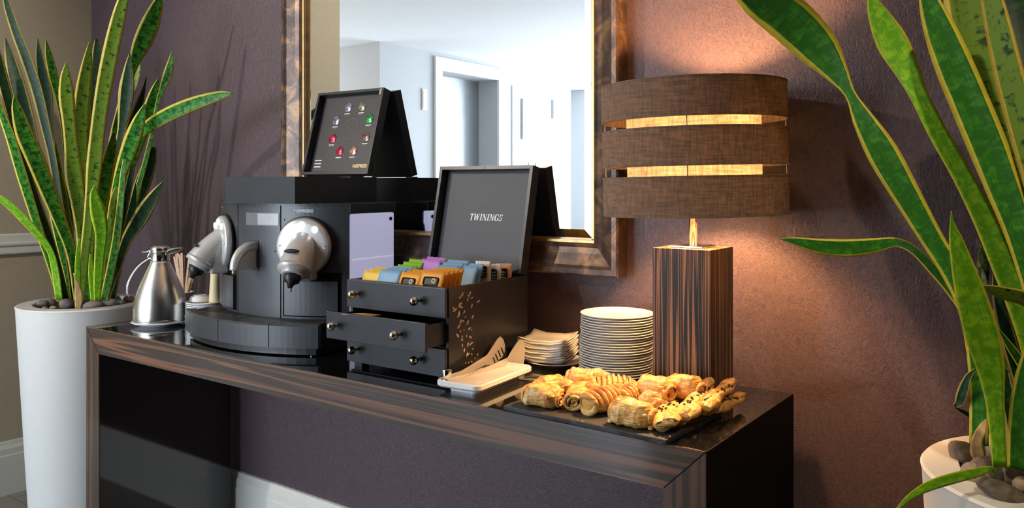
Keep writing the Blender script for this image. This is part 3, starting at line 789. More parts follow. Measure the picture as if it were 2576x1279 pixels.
for (a0, a1) in ((-29.3, -20), (-19.7, -.3), (.3, 20), (20.3, 29.3)):
    P = [((TR - .033) * math.sin(R(a0 + (a1 - a0) * i / 8)), TC - (TR - .033) * math.cos(R(a0 + (a1 - a0) * i / 8))) for i in range(9)]
    P += [(P[-1][0], -.06), (P[0][0], -.06)]
    gp = prism('grille', P, 2, .0745, .0785, M['machine'], cm)
    x0, x1 = P[0][0], P[8][0]
    bm = bmesh.new(); nx = max(2, int((x1 - x0) / .011))
    for i in range(nx):
        x = x0 + (x1 - x0) * (i + .5) / nx; add_box(bm, x - .002, x + .002, -.150, -.085, .0784, .0788)
    bm_obj('grille_slots', bm, M['blackin'], gp)
lathe('foot', [(0, 0), (.008, 0), (.0085, .003), (.006, .006), (.006, .012), (0, .012)], M['chrome'], cm, 16, (-.238, -.145, 0))
lathe('foot', [(0, 0), (.008, 0), (.0085, .003), (.006, .006), (.006, .012), (0, .012)], M['chrome'], cm, 16, (.225, -.145, 0))
# used-capsule bins
for s_ in (-1, 1):
    a0, a1 = sorted((s_ * 13.2, s_ * 36.0))
    arc_slab('bin_recess', a0, a1, .084, .200, AR, AR + .0012, M['recess'], cm, 10)
    arc_slab('bin_door', a0 + 1.1, a1 - 1.1, .088, .178, AR + .001, AR + .007, M['machine'], cm, 10)
# brewing heads
def head(ph):
    h = bpy.data.objects.new('brewing_head', None)
    mt = Matrix.Translation(arcp(ph, .269, AR)) @ Matrix.Rotation(R(ph), 4, 'Z')      # local: -y outwards
    def put(o): o.data.transform(mt); return o
    fl = Matrix.Rotation(R(90), 4, 'X')
    disc = put(lathe('head_disc', [(0, 0), (.073, 0), (.0745, .003), (.0735, .016), (.070, .020), (.060, .022), (0, .0225)], M['silver'], cm, 48, None, True, fl))
    put(lathe('seal_ring', [(.0755, 0), (.0785, 0), (.0785, .006), (.0755, .006)], M['machine2'], cm, 48, None, True, fl)).parent = disc
    # hooded nose: loft from an upright oval on the disc to a round mouth facing down
    rings = []
    for i in range(9):
        t_ = i / 8
        cy = -.018 - .052 * t_; cz = .000 - .057 * t_
        tiltang = R(4 + 54 * t_)       # ring plane turns from upright to facing down and out
        rx = .037 + .005 * t_; rz_ = .040 + .003 * t_
        ring = []
        for j in range(28):
            a_ = 2 * math.pi * j / 28; lx, lz = rx * math.cos(a_), rz_ * math.sin(a_)
            ring.append((lx, cy - lz * math.sin(tiltang), cz + lz * math.cos(tiltang)))
        rings.append(ring)
    nose = put(loft('nose', rings, M['silver'], cm))
    nose.parent = cm
    # slot, mouth ring, spout
    ms = bmesh.new(); bmesh.ops.create_uvsphere(ms, u_segments=24, v_segments=10, radius=1)
    for v in ms.verts: v.co = Vector((v.co.x * .021, v.co.y * .006, v.co.z * .0055))
    sl = bm_obj('slot', ms, M['blackin'], nose); sl.data.transform(mt @ Matrix.Translation((0, -.0845, -.006)) @ Matrix.Rotation(R(-40), 4, 'X'))
    dn = Matrix.Translation((0, -.071, -.058)) @ Matrix.Rotation(R(-32), 4, 'X')
    put(lathe('mouth_ring', [(0, .010), (.0420, .010), (.0428, .004), (.0415, -.002), (.031, -.004), (.030, -.012), (.026, -.014), (0, -.014)], M['silver'], cm, 36, None, True, dn)).parent = nose
    put(lathe('outlet', [(0, -.012), (.022, -.014), (.020, -.028), (.010, -.034), (.0055, -.046), (0, -.046)], M['machine2'], cm, 24, None, True, dn)).parent = nose
    put(tube('outlet_fin', [Vector((0, -.093, -.068)), Vector((0, -.090, -.108))], [.0035, .003], M['silver'], cm, 8)).parent = nose
    bmn = bmesh.new(); add_box(bmn, -.035, .035, -.050, .0, -.086, -.020, .006)
    put(bm_obj('neck', bmn, M['silver'], cm))
    for a_ in (128, 90, 52):
        c0 = Vector((.057 * math.cos(R(a_)), -.0222, .057 * math.sin(R(a_))))
        put(lathe('button', [(0, 0), (.0085, 0), (.0088, .0015), (.0075, .003), (0, .003)], M['led'], cm, 20, None, True, Matrix.Translation(c0) @ fl)).parent = disc
    for a_ in (180, 0):
        c0 = Vector((.061 * math.cos(R(a_)), -.0208, 0))
        put(lathe('screw', [(0, 0), (.0045, 0), (.0045, .0015), (.0025, .0016), (.0024, .0006), (0, .0006)], M['chrome'], cm, 16, None, True, Matrix.Translation(c0) @ fl)).parent = disc
    bpy.data.objects.remove(h)
head(-24.5); head(22.5)
# hot water spout in the middle
Ps = [arcp(-1, .262, AR - .004), arcp(-1, .262, AR + .022), arcp(-1, .250, AR + .046), arcp(-1, .228, AR + .062), arcp(-1, .205, AR + .066)]
sp = tube('water_spout', Ps, [.015, .0145, .0135, .0125, .012], M['silver'], cm, 18, 20)
lathe('spout_tip', [(0, 0), (.006, 0), (.0065, .012), (0, .012)], M['brass'], cm, 14, tuple(arcp(-1, .194, AR + .066))).parent = sp
P = [(0, .272), (.020, .268), (.045, .248), (.060, .225), (.064, .206), (.030, .206), (0, .208)]
V = [];
for s_ in (-.011, .011):
    for (d, z) in P: q = arcp(-1, z, AR + d); V.append((q.x + s_, q.y, q.z))
n = len(P); bm = bmesh.new(); vs = [bm.verts.new(v) for v in V]
for f in [tuple(range(n)), tuple(range(2 * n - 1, n - 1, -1))] + [(i, (i + 1) % n, n + (i + 1) % n, n + i) for i in range(n)]: bm.faces.new([vs[x] for x in f])
bm_obj('spout_web', bm, M['silver'], cm)
box('spout_collar', -.024, .010, AC - AR - .003, AC - AR, .200, .280, M['machine2'], cm, .001)
# rear vents (seen in the mirror)
bm = bmesh.new()
for i in range(18): add_box(bm, .02 + i * .009, .024 + i * .009, .1395, .1415, .20, .31)
bm_obj('rear_vents', bm, M['blackin'], cm)

# ================================================================== CAPSULE BOX ON THE MACHINE
kb = thing('capsule_box', 'black capsule box on the coffee machine, lid open showing a menu', 'box', (-1.812, -.200, T + MH), R(2))
bw, bd, bh, wt = .141, .149, .070, .008
def open_box(name, x0, x1, y0, y1, z0, z1, t, mat, parent):
    bm = bmesh.new(); add_box(bm, x0, x1, y0, y1, z0, z0 + t); add_box(bm, x0, x1, y0, y0 + t, z0 + t, z1); add_box(bm, x0, x1, y1 - t, y1, z0 + t, z1)
    add_box(bm, x0, x0 + t, y0 + t, y1 - t, z0 + t, z1); add_box(bm, x1 - t, x1, y0 + t, y1 - t, z0 + t, z1)
    return bm_obj(name, bm, mat, parent)
open_box('body', -bw, bw, -bd, bd, 0, bh, wt, M['blackbox'], kb)
def lid_part(parent, hw, ln, th, hinge_y, hinge_z, lean, t=.008):
    """tray-shaped lid hinged at the back; local x across, y up the lid, z towards the front"""
    mt = Matrix.Translation((0, hinge_y, hinge_z)) @ Matrix.Rotation(R(90 - lean), 4, 'X')
    bm = bmesh.new(); add_box(bm, -hw, hw, 0, ln, 0, .005)
    add_box(bm, -hw, hw, 0, t, .005, th); add_box(bm, -hw, hw, ln - t, ln, .005, th); add_box(bm, -hw, -hw + t, t, ln - t, .005, th); add_box(bm, hw - t, hw, t, ln - t, .005, th)
    o = bm_obj('lid', bm, M['blackbox'], parent); o.data.transform(mt); return o, mt
lid, lm = lid_part(kb, bw - .005, .260, .028, bd - .006, bh + .002, 15.5)
def flat(name, mt, x, y, z, hx, hy, mat, parent, th=.0006):
    bm = bmesh.new(); add_box(bm, x - hx, x + hx, y - hy, y + hy, z, z + th, 0, 1, mt); return bm_obj(name, bm, mat, parent)
M['menu'] = plain('menu_card', (.028, .025, .026), .45, var=.3, vscale=9)
menu = flat('menu_card', lm, 0, .136, .0052, .128, .124, M['menu'], lid, .0008)
def disc(name, mt, x, y, z, r, mat, parent, h=.0015, n=24, rin=None):
    pr = [(0, 0), (r, 0), (r * .92, h), (0, h * .8)] if rin is None else [(rin, 0), (r, 0), (r, h), (rin, h), (rin, 0)]
    o = lathe(name, pr, mat, parent, n, None, rin is None, mt @ Matrix.Translation((x, y, z))); return o
def capsule_mat(nm, c): 
    k = NT('capsule_' + nm); a = k.noise(k.coord('Object'), 140, 3); k.P(Base_Color=k.ramp(a, [(.4, tuple(x * .35 for x in c)), (.6, c)]), Roughness=.25, Metallic=.4); return k.m
caps = [('silver', (.50, .52, .62)), ('olive', (.40, .46, .28)), ('green', (.10, .55, .16)), ('brown', (.40, .24, .20)), ('copper', (.70, .40, .28)), ('crimson', (.62, .05, .10)), ('red', (.62, .06, .12)), ('steel', (.38, .42, .50))]
cx0, cy0, rc = .012, .146, .074
for i, (nm, cc) in enumerate(caps):
    an = R(112.5 - 45 * i); x, y = cx0 + rc * math.cos(an), cy0 + rc * math.sin(an)
    o = disc('capsule_picture', lm, x, y, .006, .0155, capsule_mat(nm, cc), lid)
    flat('caption', lm, x, y - .0195, .006, .011, .0011, M['paperwhite'], lid, .0003); flat('caption', lm, x - .001, y - .0235, .006, .009, .0009, M['grey'], lid, .0003)
disc('menu_ring', lm, cx0, cy0, .006, .034, M['grey'], lid, .0006, 40, .0325)
text_mesh('lettering', 'NESPRESSO', .0135, M['brass'], lid, lm @ Matrix.Translation((.084, .030, .0062)), 0, .0003, 'CENTER', .0003)
for i in range(3): flat('print_line', lm, -.098, .050 - i * .010, .006, .014, .0014, M['paperwhite'], lid, .0003)
flat('print_line', lm, -.092, .022, .006, .020, .0006, M['grey'], lid, .0003)
for s_ in (-1, 1):
    bm = bmesh.new(); add_box(bm, s_ * .134 - .006, s_ * .134 + .006, .002, .040, .010, .012, 0, 1, lm); add_box(bm, s_ * .134 - .020, s_ * .134 + .012, bd - .024, bd - .006, bh, bh + .003)
    bm_obj('hinge_stay', bm, M['nickel'], lid)
flat('magnet_catch', lm, .126, .248, .0285, .0045, .009, M['nickel'], lid, .001)

# ================================================================== TEA CHEST
cf0, cf1 = Vector((-1.453, -.361)), Vector((-1.150, -.347)); cmid = (cf0 + cf1) / 2
tc = thing('tea_chest', 'black tea chest with three drawers, middle drawer pulled out, lid open', 'tea box', (cmid.x, cmid.y, T), R(.8))
cw, cdp, chh = .1515, .308, .206
zf = .010
M['chest'] = M['blackbox']
bm = bmesh.new()
add_box(bm, -cw, -cw + .008, .004, cdp, zf, chh); add_box(bm, cw - .008, cw, .004, cdp, zf, chh); add_box(bm, -cw + .008, cw - .008, cdp - .008, cdp, zf, chh)
add_box(bm, -cw + .008, cw - .008, .004, cdp - .008, zf, zf + .006); add_box(bm, -cw + .008, cw - .008, .006, cdp - .008, .072, .076); add_box(bm, -cw + .008, cw - .008, .006, cdp - .008, .138, .142)
add_box(bm, -cw + .008, cw - .008, .0, .008, .142, chh)
bm_obj('carcass', bm, M['chest'], tc)
bm = bmesh.new(); add_box(bm, -cw + .008, cw - .008, .128, .132, .142, chh - .012); add_box(bm, -.05, -.046, .008, .26, .142, chh - .014); add_box(bm, .05, .054, .008, .26, .142, chh - .014)
bm_obj('tray_dividers', bm, M['blackin'], tc)
for (x, y) in ((-.13, .02), (.13, .02), (-.13, .24), (.13, .24)): box('foot', x - .012, x + .012, y - .012, y + .012, 0, zf, M['blackin'], tc)
def knob(x, y, z, parent):
    pr = [(0, .0), (.0042, .0), (.0042, .004), (.0030, .006), (.0030, .010), (.0052, .0115), (.0090, .016), (.0102, .021), (.0090, .026), (.0050, .0295), (0, .0305)]
    lathe('knob', pr, M['nickel'], parent, 20, None, True, Matrix.Translation((x, y, z)) @ Matrix.Rotation(R(90), 4, 'X'))
def drawer(z0, z1, out):
    f = box('drawer', -cw + .0005, cw - .0005, -out - .008, -out, z0, z1, M['chest'], tc, .0008)
    if out > .001:
        bm = bmesh.new(); x0, x1 = -cw + .012, cw - .012
        add_box(bm, x0, x0 + .005, -out, cdp - .03 - out, z0 + .006, z1 - .008); add_box(bm, x1 - .005, x1, -out, cdp - .03 - out, z0 + .006, z1 - .008)
        add_box(bm, x0 + .005, x1 - .005, cdp - .035 - out, cdp - .03 - out, z0 + .006, z1 - .008); add_box(bm, x0 + .005, x1 - .005, -out, cdp - .035 - out, z0 + .006, z0 + .009)
        bm_obj('drawer_box', bm, M['blackbox'], f)
    for sx in (-.113, .080): knob(sx, -out - .008, (z0 + z1) / 2 + .002, f)
drawer(.141, chh - .0005, .0002)
DO = .064
drawer(.077, .139, DO)
drawer(.013, .074, .0002)
lid2, lm2 = lid_part(tc, cw, .272, .030, cdp - .002, chh + .001, 12.0, .009)
flat('lid_panel', lm2, 0, .136, .0052, .140, .124, plain('lid_card', (.050, .052, .058), .5, var=.08, vscale=8), lid2, .0008)
disc('magnet_catch', lm2, 0, .2675, .0302, .0025, M['nickel'], lid2, .001, 12)
tube('lid_pin', [lm2 @ Vector((.118, .272, .004)), lm2 @ Vector((.118, .285, .003))], [.0012], M['nickel'], lid2, 6)
# TWININGS in slanted serif capitals
def serif_text(word, mt, h, mat, parent, name='lettering'):
    st, th, sf = .20, .08, .34
    def q(a, b, w): # stroke quad between two points of width w (horizontal width)
        return [(a[0] - w / 2, a[1]), (a[0] + w / 2, a[1]), (b[0] + w / 2, b[1]), (b[0] - w / 2, b[1])]
    def bar(x0, x1, y0, y1): return [(x0, y0), (x1, y0), (x1, y1), (x0, y1)]
    def arc(cx, cy, rx, ry, a0, a1, w0, w1, n=10):
        o, i_ = [], []
        for k_ in range(n + 1):
            t_ = k_ / n; a_ = R(a0 + (a1 - a0) * t_); ww = w0 + (w1 - w0) * math.sin(t_ * math.pi)
            o.append((cx + rx * math.cos(a_), cy + ry * math.sin(a_))); i_.append((cx + (rx - ww) * math.cos(a_), cy + (ry - ww * .7) * math.sin(a_)))
        return [[o[k_], o[k_ + 1], i_[k_ + 1], i_[k_]] for k_ in range(n)]
    s_ = .05
    G = {'T': (.72, [q((.36, 0), (.36, 1), st), bar(.02, .70, 1 - th, 1), bar(.02, .09, .76, 1), bar(.63, .70, .76, 1), bar(.2, .52, 0, s_)]),
         'I': (.42, [q((.21, 0), (.21, 1), st), bar(.04, .38, 0, s_), bar(.04, .38, 1 - s_, 1)]),
         'N': (.86, [q((.16, 0), (.16, 1), th), q((.70, 0), (.70, 1), th), q((.70, 0), (.18, 1), st), bar(.03, .29, 0, s_), bar(.02, .30, 1 - s_, 1), bar(.57, .84, 1 - s_, 1)]),
         'W': (1.12, [q((.34, 0), (.14, 1), st), q((.34, 0), (.56, 1), th), q((.76, 0), (.56, 1), st), q((.76, 0), (.98, 1), th), bar(.0, .30, 1 - s_, 1), bar(.86, 1.10, 1 - s_, 1), bar(.42, .68, 1 - s_, 1)]),
         'G': (.82, arc(.42, .5, .40, .52, 45, 325, .06, .22, 16) + [bar(.52, .82, .42, .47), q((.68, .06), (.68, .46), st * .85), bar(.64, .72, .70, .98)]),
         'S': (.62, arc(.30, .745, .25, .265, 20, 270, .06, .17, 12) + arc(.30, .255, .27, .265, -160, 90, .06, .17, 12) + [bar(.50, .57, .72, .98), bar(.02, .09, .02, .28)])}
    V, Fc = [], []; x = 0; polys = []
    for ch in word:
        wd, ps = G[ch]
        for p in ps: polys.append([(a + x + b * .16, b) for (a, b) in p])
        x += wd + .03
    for li, p in enumerate(polys):
        b0 = len(V); zz = .0003 + .00001 * (li % 7)
        for (a, b) in p: V.append(mt @ Vector(((a - x / 2) * h, (b - .5) * h, zz)))
        Fc.append(tuple(range(b0, b0 + len(p))))
    return mesh_obj(name, V, Fc, mat, parent)
M['print'] = plain('white_print', (.85, .85, .85), .5, var=.01)
serif_text('TWININGS', lm2 @ Matrix.Translation((.006, .140, .0062)), .0175, M['print'], lid2)
# gilt leaf motif on the right side of the chest
M['leafgilt'] = plain('gilt_print', (.80, .58, .42), .4, .1, var=.1)
motif = [(980, 470, 60, 18), (962, 488, 120, 14), (992, 450, 95, 20), (1062, 445, 70, 22), (1048, 468, 140, 16), (1080, 488, 20, 14), (1040, 505, 70, 20), (908, 590, 110, 20), (925, 600, 60, 22), (905, 615, 20, 12), (962, 560, 85, 28), (980, 575, 140, 20), (975, 545, 45, 20), (1078, 565, 75, 24), (1007, 622, 65, 22), (958, 640, 85, 30), (950, 665, 20, 14), (1018, 668, 30, 12), (1086, 668, 65, 24), (972, 715, 80, 26), (995, 708, 130, 16), (1040, 722, 65, 24), (955, 760, 55, 24), (1004, 795, 60, 10), (1055, 780, 30, 18), (1078, 792, 110, 12), (972, 805, 85, 16), (945, 845, 120, 26), (988, 862, 80, 18), (985, 888, 10, 14), (1030, 850, 95, 16), (1065, 860, 130, 20), (990, 938, 90, 18), (1042, 930, 75, 24), (1068, 925, 60, 20), (1082, 915, 10, 12), (1008, 985, 80, 22), (1088, 972, 30, 12), (1035, 1025, 80, 26), (1050, 1020, 45, 16), (1078, 1022, 100, 16), (1134, 1025, 90, 16), (1022, 1105, 95, 14), (1050, 1100, 60, 12), (1078, 1095, 120, 14), (1108, 1062, 80, 12)]
V, Fc = [], []
inv = (Matrix.Translation(tc.location) @ Matrix.Rotation(R(.8), 4, 'Z')).inverted()
for (qx, qy, an, ln) in motif:
    px, py = 900 + qx / 3.762, 620 + qy / 3.762
    o_ = inv @ CAM; d_ = inv.to_3x3() @ ray(px, py); p = o_ + d_ * ((cw - o_.x) / d_.x)
    l_ = ln / 3.762 / FPX * 1.85 * 1.6; b0 = len(V); ca, sa = math.cos(R(an)), math.sin(R(an))
    for (u, v) in ((-.6, 0), (-.2, .28), (.25, .26), (.6, 0), (.25, -.26), (-.2, -.28)): V.append((cw + .0004, p.y + (u * ca / .6 - v * sa) * l_ , p.z + (u * sa + v * ca) * l_))
    Fc.append(tuple(range(b0, b0 + 6)))
mo2 = mesh_obj('leaf_motif', V, Fc, M['leafgilt'], tc)
V2 = [(v[0] * 0, 0, 0) for v in V]
# the same motif lies on the outside of the lid
V3 = []
for v in V: V3.append(lm2 @ Vector((-.03 - (v[1] - .06) * .9, .136 + (v[2] - .11) * 1.1, -.0004)))
mesh_obj('leaf_motif', V3, Fc, M['leafgilt'], lid2)

# ------------------------------------------------------------------ tea sachets
def paper(nm, c): return plain('sachet_' + nm, c, .45, var=.05, vscale=30)
SM = dict(yellow=paper('yellow', (.85, .55, .07)), blue=paper('blue', (.22, .42, .60)), orange=paper('orange', (.86, .36, .03)), green=paper('green', (.24, .52, .03)), purple=paper('purple', (.50, .20, .60)), white=paper('white', (.80, .77, .72)), tan=paper('tan', (.72, .47, .28)))
M['blackprint'] = plain('black_print', (.02, .017, .015), .5)
M['goldprint'] = plain('gold_print', (.75, .62, .30), .5)
def sachet_mesh(col, printed):
    n = 8; V, Fc = [], []; hw, hh = .0325, .036
    for s_ in (1, -1):
        for i in range(n + 1):
            for j in range(n + 1):
                u, v = i / n * 2 - 1, j / n * 2 - 1
                bul = .0022 * max(0, 1 - abs(u) ** 3) * max(0, 1 - abs(v) ** 3) + .0004
                zig = .0006 * (-1) ** i if abs(v) > .99 else 0
                V.append((u * hw, s_ * bul, v * hh + zig))
    N = (n + 1) ** 2
    for i in range(n):
        for j in range(n):
            a = i * (n + 1) + j; q = (a, a + n + 1, a + n + 2, a + 1); Fc.append(q[::-1]); Fc.append(tuple(N + x for x in q))
    bd = [i * (n + 1) for i in range(n)] + [n * (n + 1) + j for j in range(n)] + [(n - i) * (n + 1) + n for i in range(n)] + [n - j for j in range(n)]
    for i in range(len(bd)):
        a, b = bd[i], bd[(i + 1) % len(bd)]; Fc.append((a, N + a, N + b, b))
    bm = bmesh.new(); vs = [bm.verts.new(v) for v in V]
    for f in Fc: bm.faces.new([vs[x] for x in f])
    return bm
protos = {}
def sachet(col, lx, ly, top, lean, yaw, label, group, printed=False, roll=0):
    """lx,ly in chest coordinates; top = height of the sachet top above the chest rim"""
    key = (col, printed)
    if key not in protos:
        me = bm_obj('sachet_tmp', sachet_mesh(col, printed), SM[col], None, True); protos[key] = me.data; bpy.data.objects.remove(me)
    base = Matrix.Translation(tc.location) @ Matrix.Rotation(R(.8), 4, 'Z')
    t = thing('tea_sachet', label, 'tea sachet', (0, 0, 0), 0, group)
    m = base @ Matrix.Translation((lx, ly, chh + top - .034)) @ Matrix.Rotation(R(yaw), 4, 'Z') @ Matrix.Rotation(R(-lean), 4, 'X') @ Matrix.Rotation(R(roll), 4, 'Y')
    t.matrix_world = m
    o = bpy.data.objects.new('envelope', protos[key]); COL.objects.link(o); o.parent = t
    if printed:
        bm = bmesh.new(); add_box(bm, -.020, .020, -.0032, -.0026, .002, .022, .003, 1)
        pr = bm_obj('printed_label', bm, M['blackprint'], t)
        lathe('cup_print', [(.003, 0), (.006, 0), (.006, .0004), (.003, .0004), (.003, 0)], M['goldprint'], t, 14, None, False, Matrix.Translation((.008, -.0033, .014)) @ Matrix.Rotation(R(90), 4, 'X'))
        box('name_strip', -.020, .020, -.0030, -.0026, -.010, -.001, M['goldprint'], t)
        text_mesh('lettering', 'TWININGS', .0075, M['blackprint'], t, Matrix.Translation((0, -.0031, -.0055)) @ Matrix.Rotation(R(90), 4, 'X'), .2, .0002, 'CENTER', .0001)
    return t
gF, gB = 'sachets in the front of the tea chest', 'sachets in the back of the tea chest'
n3 = ['front one', 'second one', 'third one', 'fourth one', 'fifth one']
for i in range(3): sachet('yellow', -.104 + i * .004, .022 + i * .016, .020 + i * .003, 24, 0, 'yellow tea sachet at the left front of the chest, %s' % n3[i], gF)
for i in range(3): sachet('blue', -.048 + i * .004, .020 + i * .016, .026 + i * .003, 26, 2, 'light blue tea sachet in the front row beside the yellow ones, %s' % n3[i], gF)
for i in range(3): sachet('orange', .020 + i * .003, .016 + i * .015, .024 + i * .002, 24, -3, 'orange tea sachet in the middle of the front row, %s' % n3[i], gF, i == 0)
for i in range(5): sachet('orange', .086 + i * .002, .018 + i * .014, .030 + i * .0008, 22, 3, 'orange tea sachet at the right front corner, %s' % n3[i], gF, i == 0)
for i in range(3): sachet('green', -.108 + i * .004, .142 + i * .017, .024 + i * .006, 24, 0, 'lime green tea sachet at the back left, %s' % n3[i], gB)
for i in range(2): sachet('purple', -.048 + i * .002, .166 + i * .016, .038 + i * .005, 20, -4, 'purple tea sachet between green and blue ones, %s' % n3[i], gB)
for i in range(3): sachet('blue', .018 + i * .003, .150 + i * .016, .030 + i * .005, 24, 2, 'blue tea sachet behind the orange ones, %s' % n3[i], gB)
for i in range(2): sachet('blue', .066 + i * .003, .166 + i * .016, .030 + i * .004, 22, -2, 'blue tea sachet beside the white tagged ones, %s' % n3[i], gB)
# white and tan sachets with tags, standing edgewise
def tagged(col, lx, ly, top, yaw, label):
    t = sachet(col, lx, ly, top, 6, yaw, label, gB)
    s_ = t.matrix_world.copy(); t.scale = (.62, 1.6, 1.0)
    bm = bmesh.new(); add_box(bm, -.018, .018, -.0036, -.0031, -.004, .024, .004, 1); o = bm_obj('printed_label', bm, M['blackprint'], t)
    bm = bmesh.new()
    for i in range(3): add_box(bm, -.012, .012, -.0040, -.0037, .001 + i * .0065, .0028 + i * .0065)
    add_box(bm, -.001, .001, -.0040, -.0037, .0, .020)
    bm_obj('label_lines', bm, SM['white'], o)
tagged('white', .092, .205, .038, 18, 'white tea sachet with a black printed tag, left one at the back right')
tagged('white', .108, .225, .030, 12, 'white tea sachet half hidden behind the tagged one')
tagged('tan', .120, .250, .030, 20, 'tan tea sachet at the back right corner of the chest')
sachet('white', .112, .118, .004, 70, 30, 'white sachet lying flat beside the orange bundle', gF)
# sachets in the open drawer
def flat_sachet(col, lx, ly, z, yaw, label):
    t = sachet(col, lx, ly, 0, 0, 0, label, 'sachets in the open drawer')
    t.matrix_world = Matrix.Translation(tc.location) @ Matrix.Rotation(R(.8), 4, 'Z') @ Matrix.Translation((lx, ly, z)) @ Matrix.Rotation(R(yaw), 4, 'Z') @ Matrix.Rotation(R(84), 4, 'X')
flat_sachet('yellow', -.070, -DO + .030, .1325, 8, 'yellow sachet lying flat in the open middle drawer')
flat_sachet('orange', -.100, -DO + .046, .123, -12, 'orange sachet under the yellow one in the open drawer')

# ================================================================== JUG, SAUCERS, STIRRERS
JX, JY = -2.351, -.303
lathe('jug_saucer', [(0, .002), (.050, .002), (.052, 0), (.056, 0), (.058, .003), (.080, .0095), (.0835, .0115), (.082, .013), (.060, .0075), (0, .007)], M['porcwhite'], None, 56, (JX, JY, T))
tag(bpy.data.objects['jug_saucer'], 'white saucer under the steel vacuum jug', 'saucer')
jg = thing('vacuum_jug', 'brushed steel vacuum jug with chrome lid and curved handle', 'jug', (JX, JY, T + .0085))
lathe('body', [(0, 0), (.074, 0), (.0765, .002), (.0775, .008), (.0775, .022), (.0765, .045), (.073, .070), (.0665, .095), (.057, .120), (.046, .145), (.0355, .168), (.029, .182), (.0275, .188)], M['steel'], jg, 64)
lathe('base_ring', [(.0778, .010), (.0783, .011), (.0783, .013), (.0778, .014)], M['chrome'], jg, 56)
lathe('collar', [(.0272, .186), (.0278, .189), (.0272, .192), (.0268, .212), (.0285, .215), (.0285, .218), (0, .218)], M['chrome'], jg, 40)
lathe('lid', [(.0275, .2182), (.0295, .222), (.0275, .230), (.020, .2355), (.010, .2375), (0, .238)], M['chrome'], jg, 40)
def jl(px, py, dd=2.51): return atd(px, py, dd) - Vector(jg.location)
lev = tube('thumb_lever', [jl(404, 626), jl(385, 628), jl(370, 634), jl(357, 634)], [.006, .005, .0045, .004], M['chrome'], jg, 10, 12, .5)
tube('lever_link', [jl(380, 630), jl(376, 640), jl(372, 648)], [.0035], M['chrome'], jg, 8, 8)
spo = tube('spout', [jl(412, 640), jl(428, 632), jl(446, 628), jl(460, 625)], [.014, .013, .011, .0045], M['chrome'], jg, 16, 14, .75)
tube('handle', [jl(392, 648), jl(375, 652), jl(352, 668), jl(334, 690), jl(322, 715), jl(320, 736), jl(325, 746)], [.0065, .0062, .006, .0056, .0055, .005, .004], M['chrome'], jg, 12, 36, .6)

CS = atd(517, 757, 2.52)
sp_prof = [(0, .001), (.034, .001), (.036, 0), (.039, 0), (.041, .003), (.058, .0075), (.0605, .0095), (.059, .0105), (.042, .0062), (0, .0058)]
q0 = None
for i in range(11):
    if q0 is None: q0 = lathe('small_saucer', sp_prof, M['paperwhite'], None, 48); o = q0
    else: o = q0.copy(); COL.objects.link(o)
    o.location = (CS.x + rnd.uniform(-.001, .001), CS.y + rnd.uniform(-.001, .001), T + i * .0060)
    q = 11 - i; tag(o, 'small white saucer behind the jug, %s in its stack' % ('top one' if q == 1 else 'lowest' if q == 11 else ORD[q - 1] + ' from the top'), 'saucer', 'small saucers behind the jug')
cpz = T + 10 * .006 + .0085
uc = thing('espresso_cup', 'white cup upside down on the small saucer stack', 'cup', (CS.x - .028, CS.y - .002, cpz))
lathe('cup_body', [(.031, 0), (.0325, 0), (.0320, .004), (.029, .012), (.026, .016), (0, .0165)], M['paperwhite'], uc, 40)
lathe('cup_foot', [(.019, .0163), (.020, .0165), (.020, .0195), (.0185, .0195), (.0185, .0168), (0, .0168)], M['paperwhite'], uc, 32)
bt = thing('cream_carafe', 'tapered cream ceramic bottle beside the coffee machine', 'bottle', (CS.x + .030, CS.y + .014, cpz))
lathe('body', [(0, 0), (.0185, 0), (.0190, .003), (.0175, .030), (.0150, .070), (.0140, .088), (0, .089)], M['cream'], bt, 32)
lathe('stopper', [(.0138, .0892), (.0150, .091), (.0150, .096), (.012, .099), (0, .0995)], M['cream'], bt, 28)

HX = atd(461, 780, 2.66)
hd = thing('stirrer_cup', 'white paper cup holding the wooden stirrers', 'cup', (HX.x, HX.y, T))
lathe('wall', [(.024, 0), (.032, .078), (.0335, .079), (.0335, .081), (.0312, .081), (.0228, .003), (0, .003)], M['paperwhite'], hd, 32)
tops = [(438, 646), (443, 640), (447, 637), (452, 641), (457, 637), (462, 642), (477, 640), (485, 641), (491, 640), (496, 641), (501, 642), (506, 643), (511, 646)]
for i, (px, py) in enumerate(tops):
    dd_ = 2.66 + rnd.uniform(-.018, .018)
    top = atd(px, py, dd_); f = (px - 474) / 40
    bot = Vector((HX.x, HX.y, T + .006)) + RGT * (-f * .010) + FWD * ((dd_ - 2.66) * .5)
    ax = (top - bot); L = ax.length
    o = box('wooden_stirrer', -.0032, .0032, -.0008, .0008, 0, L, M['wood'], None, .0006)
    o.location = bot; z_ = ax.normalized(); x_ = (RGT - z_ * RGT.dot(z_)).normalized(); y_ = z_.cross(x_)
    o.rotation_euler = Matrix((x_, y_, z_)).transposed().to_euler()
    tag(o, 'thin wooden stirrer, %s from the left in the bunch behind the jug' % (['first'] + ORD[1:])[i], 'stirrer', 'wooden stirrers behind the jug')

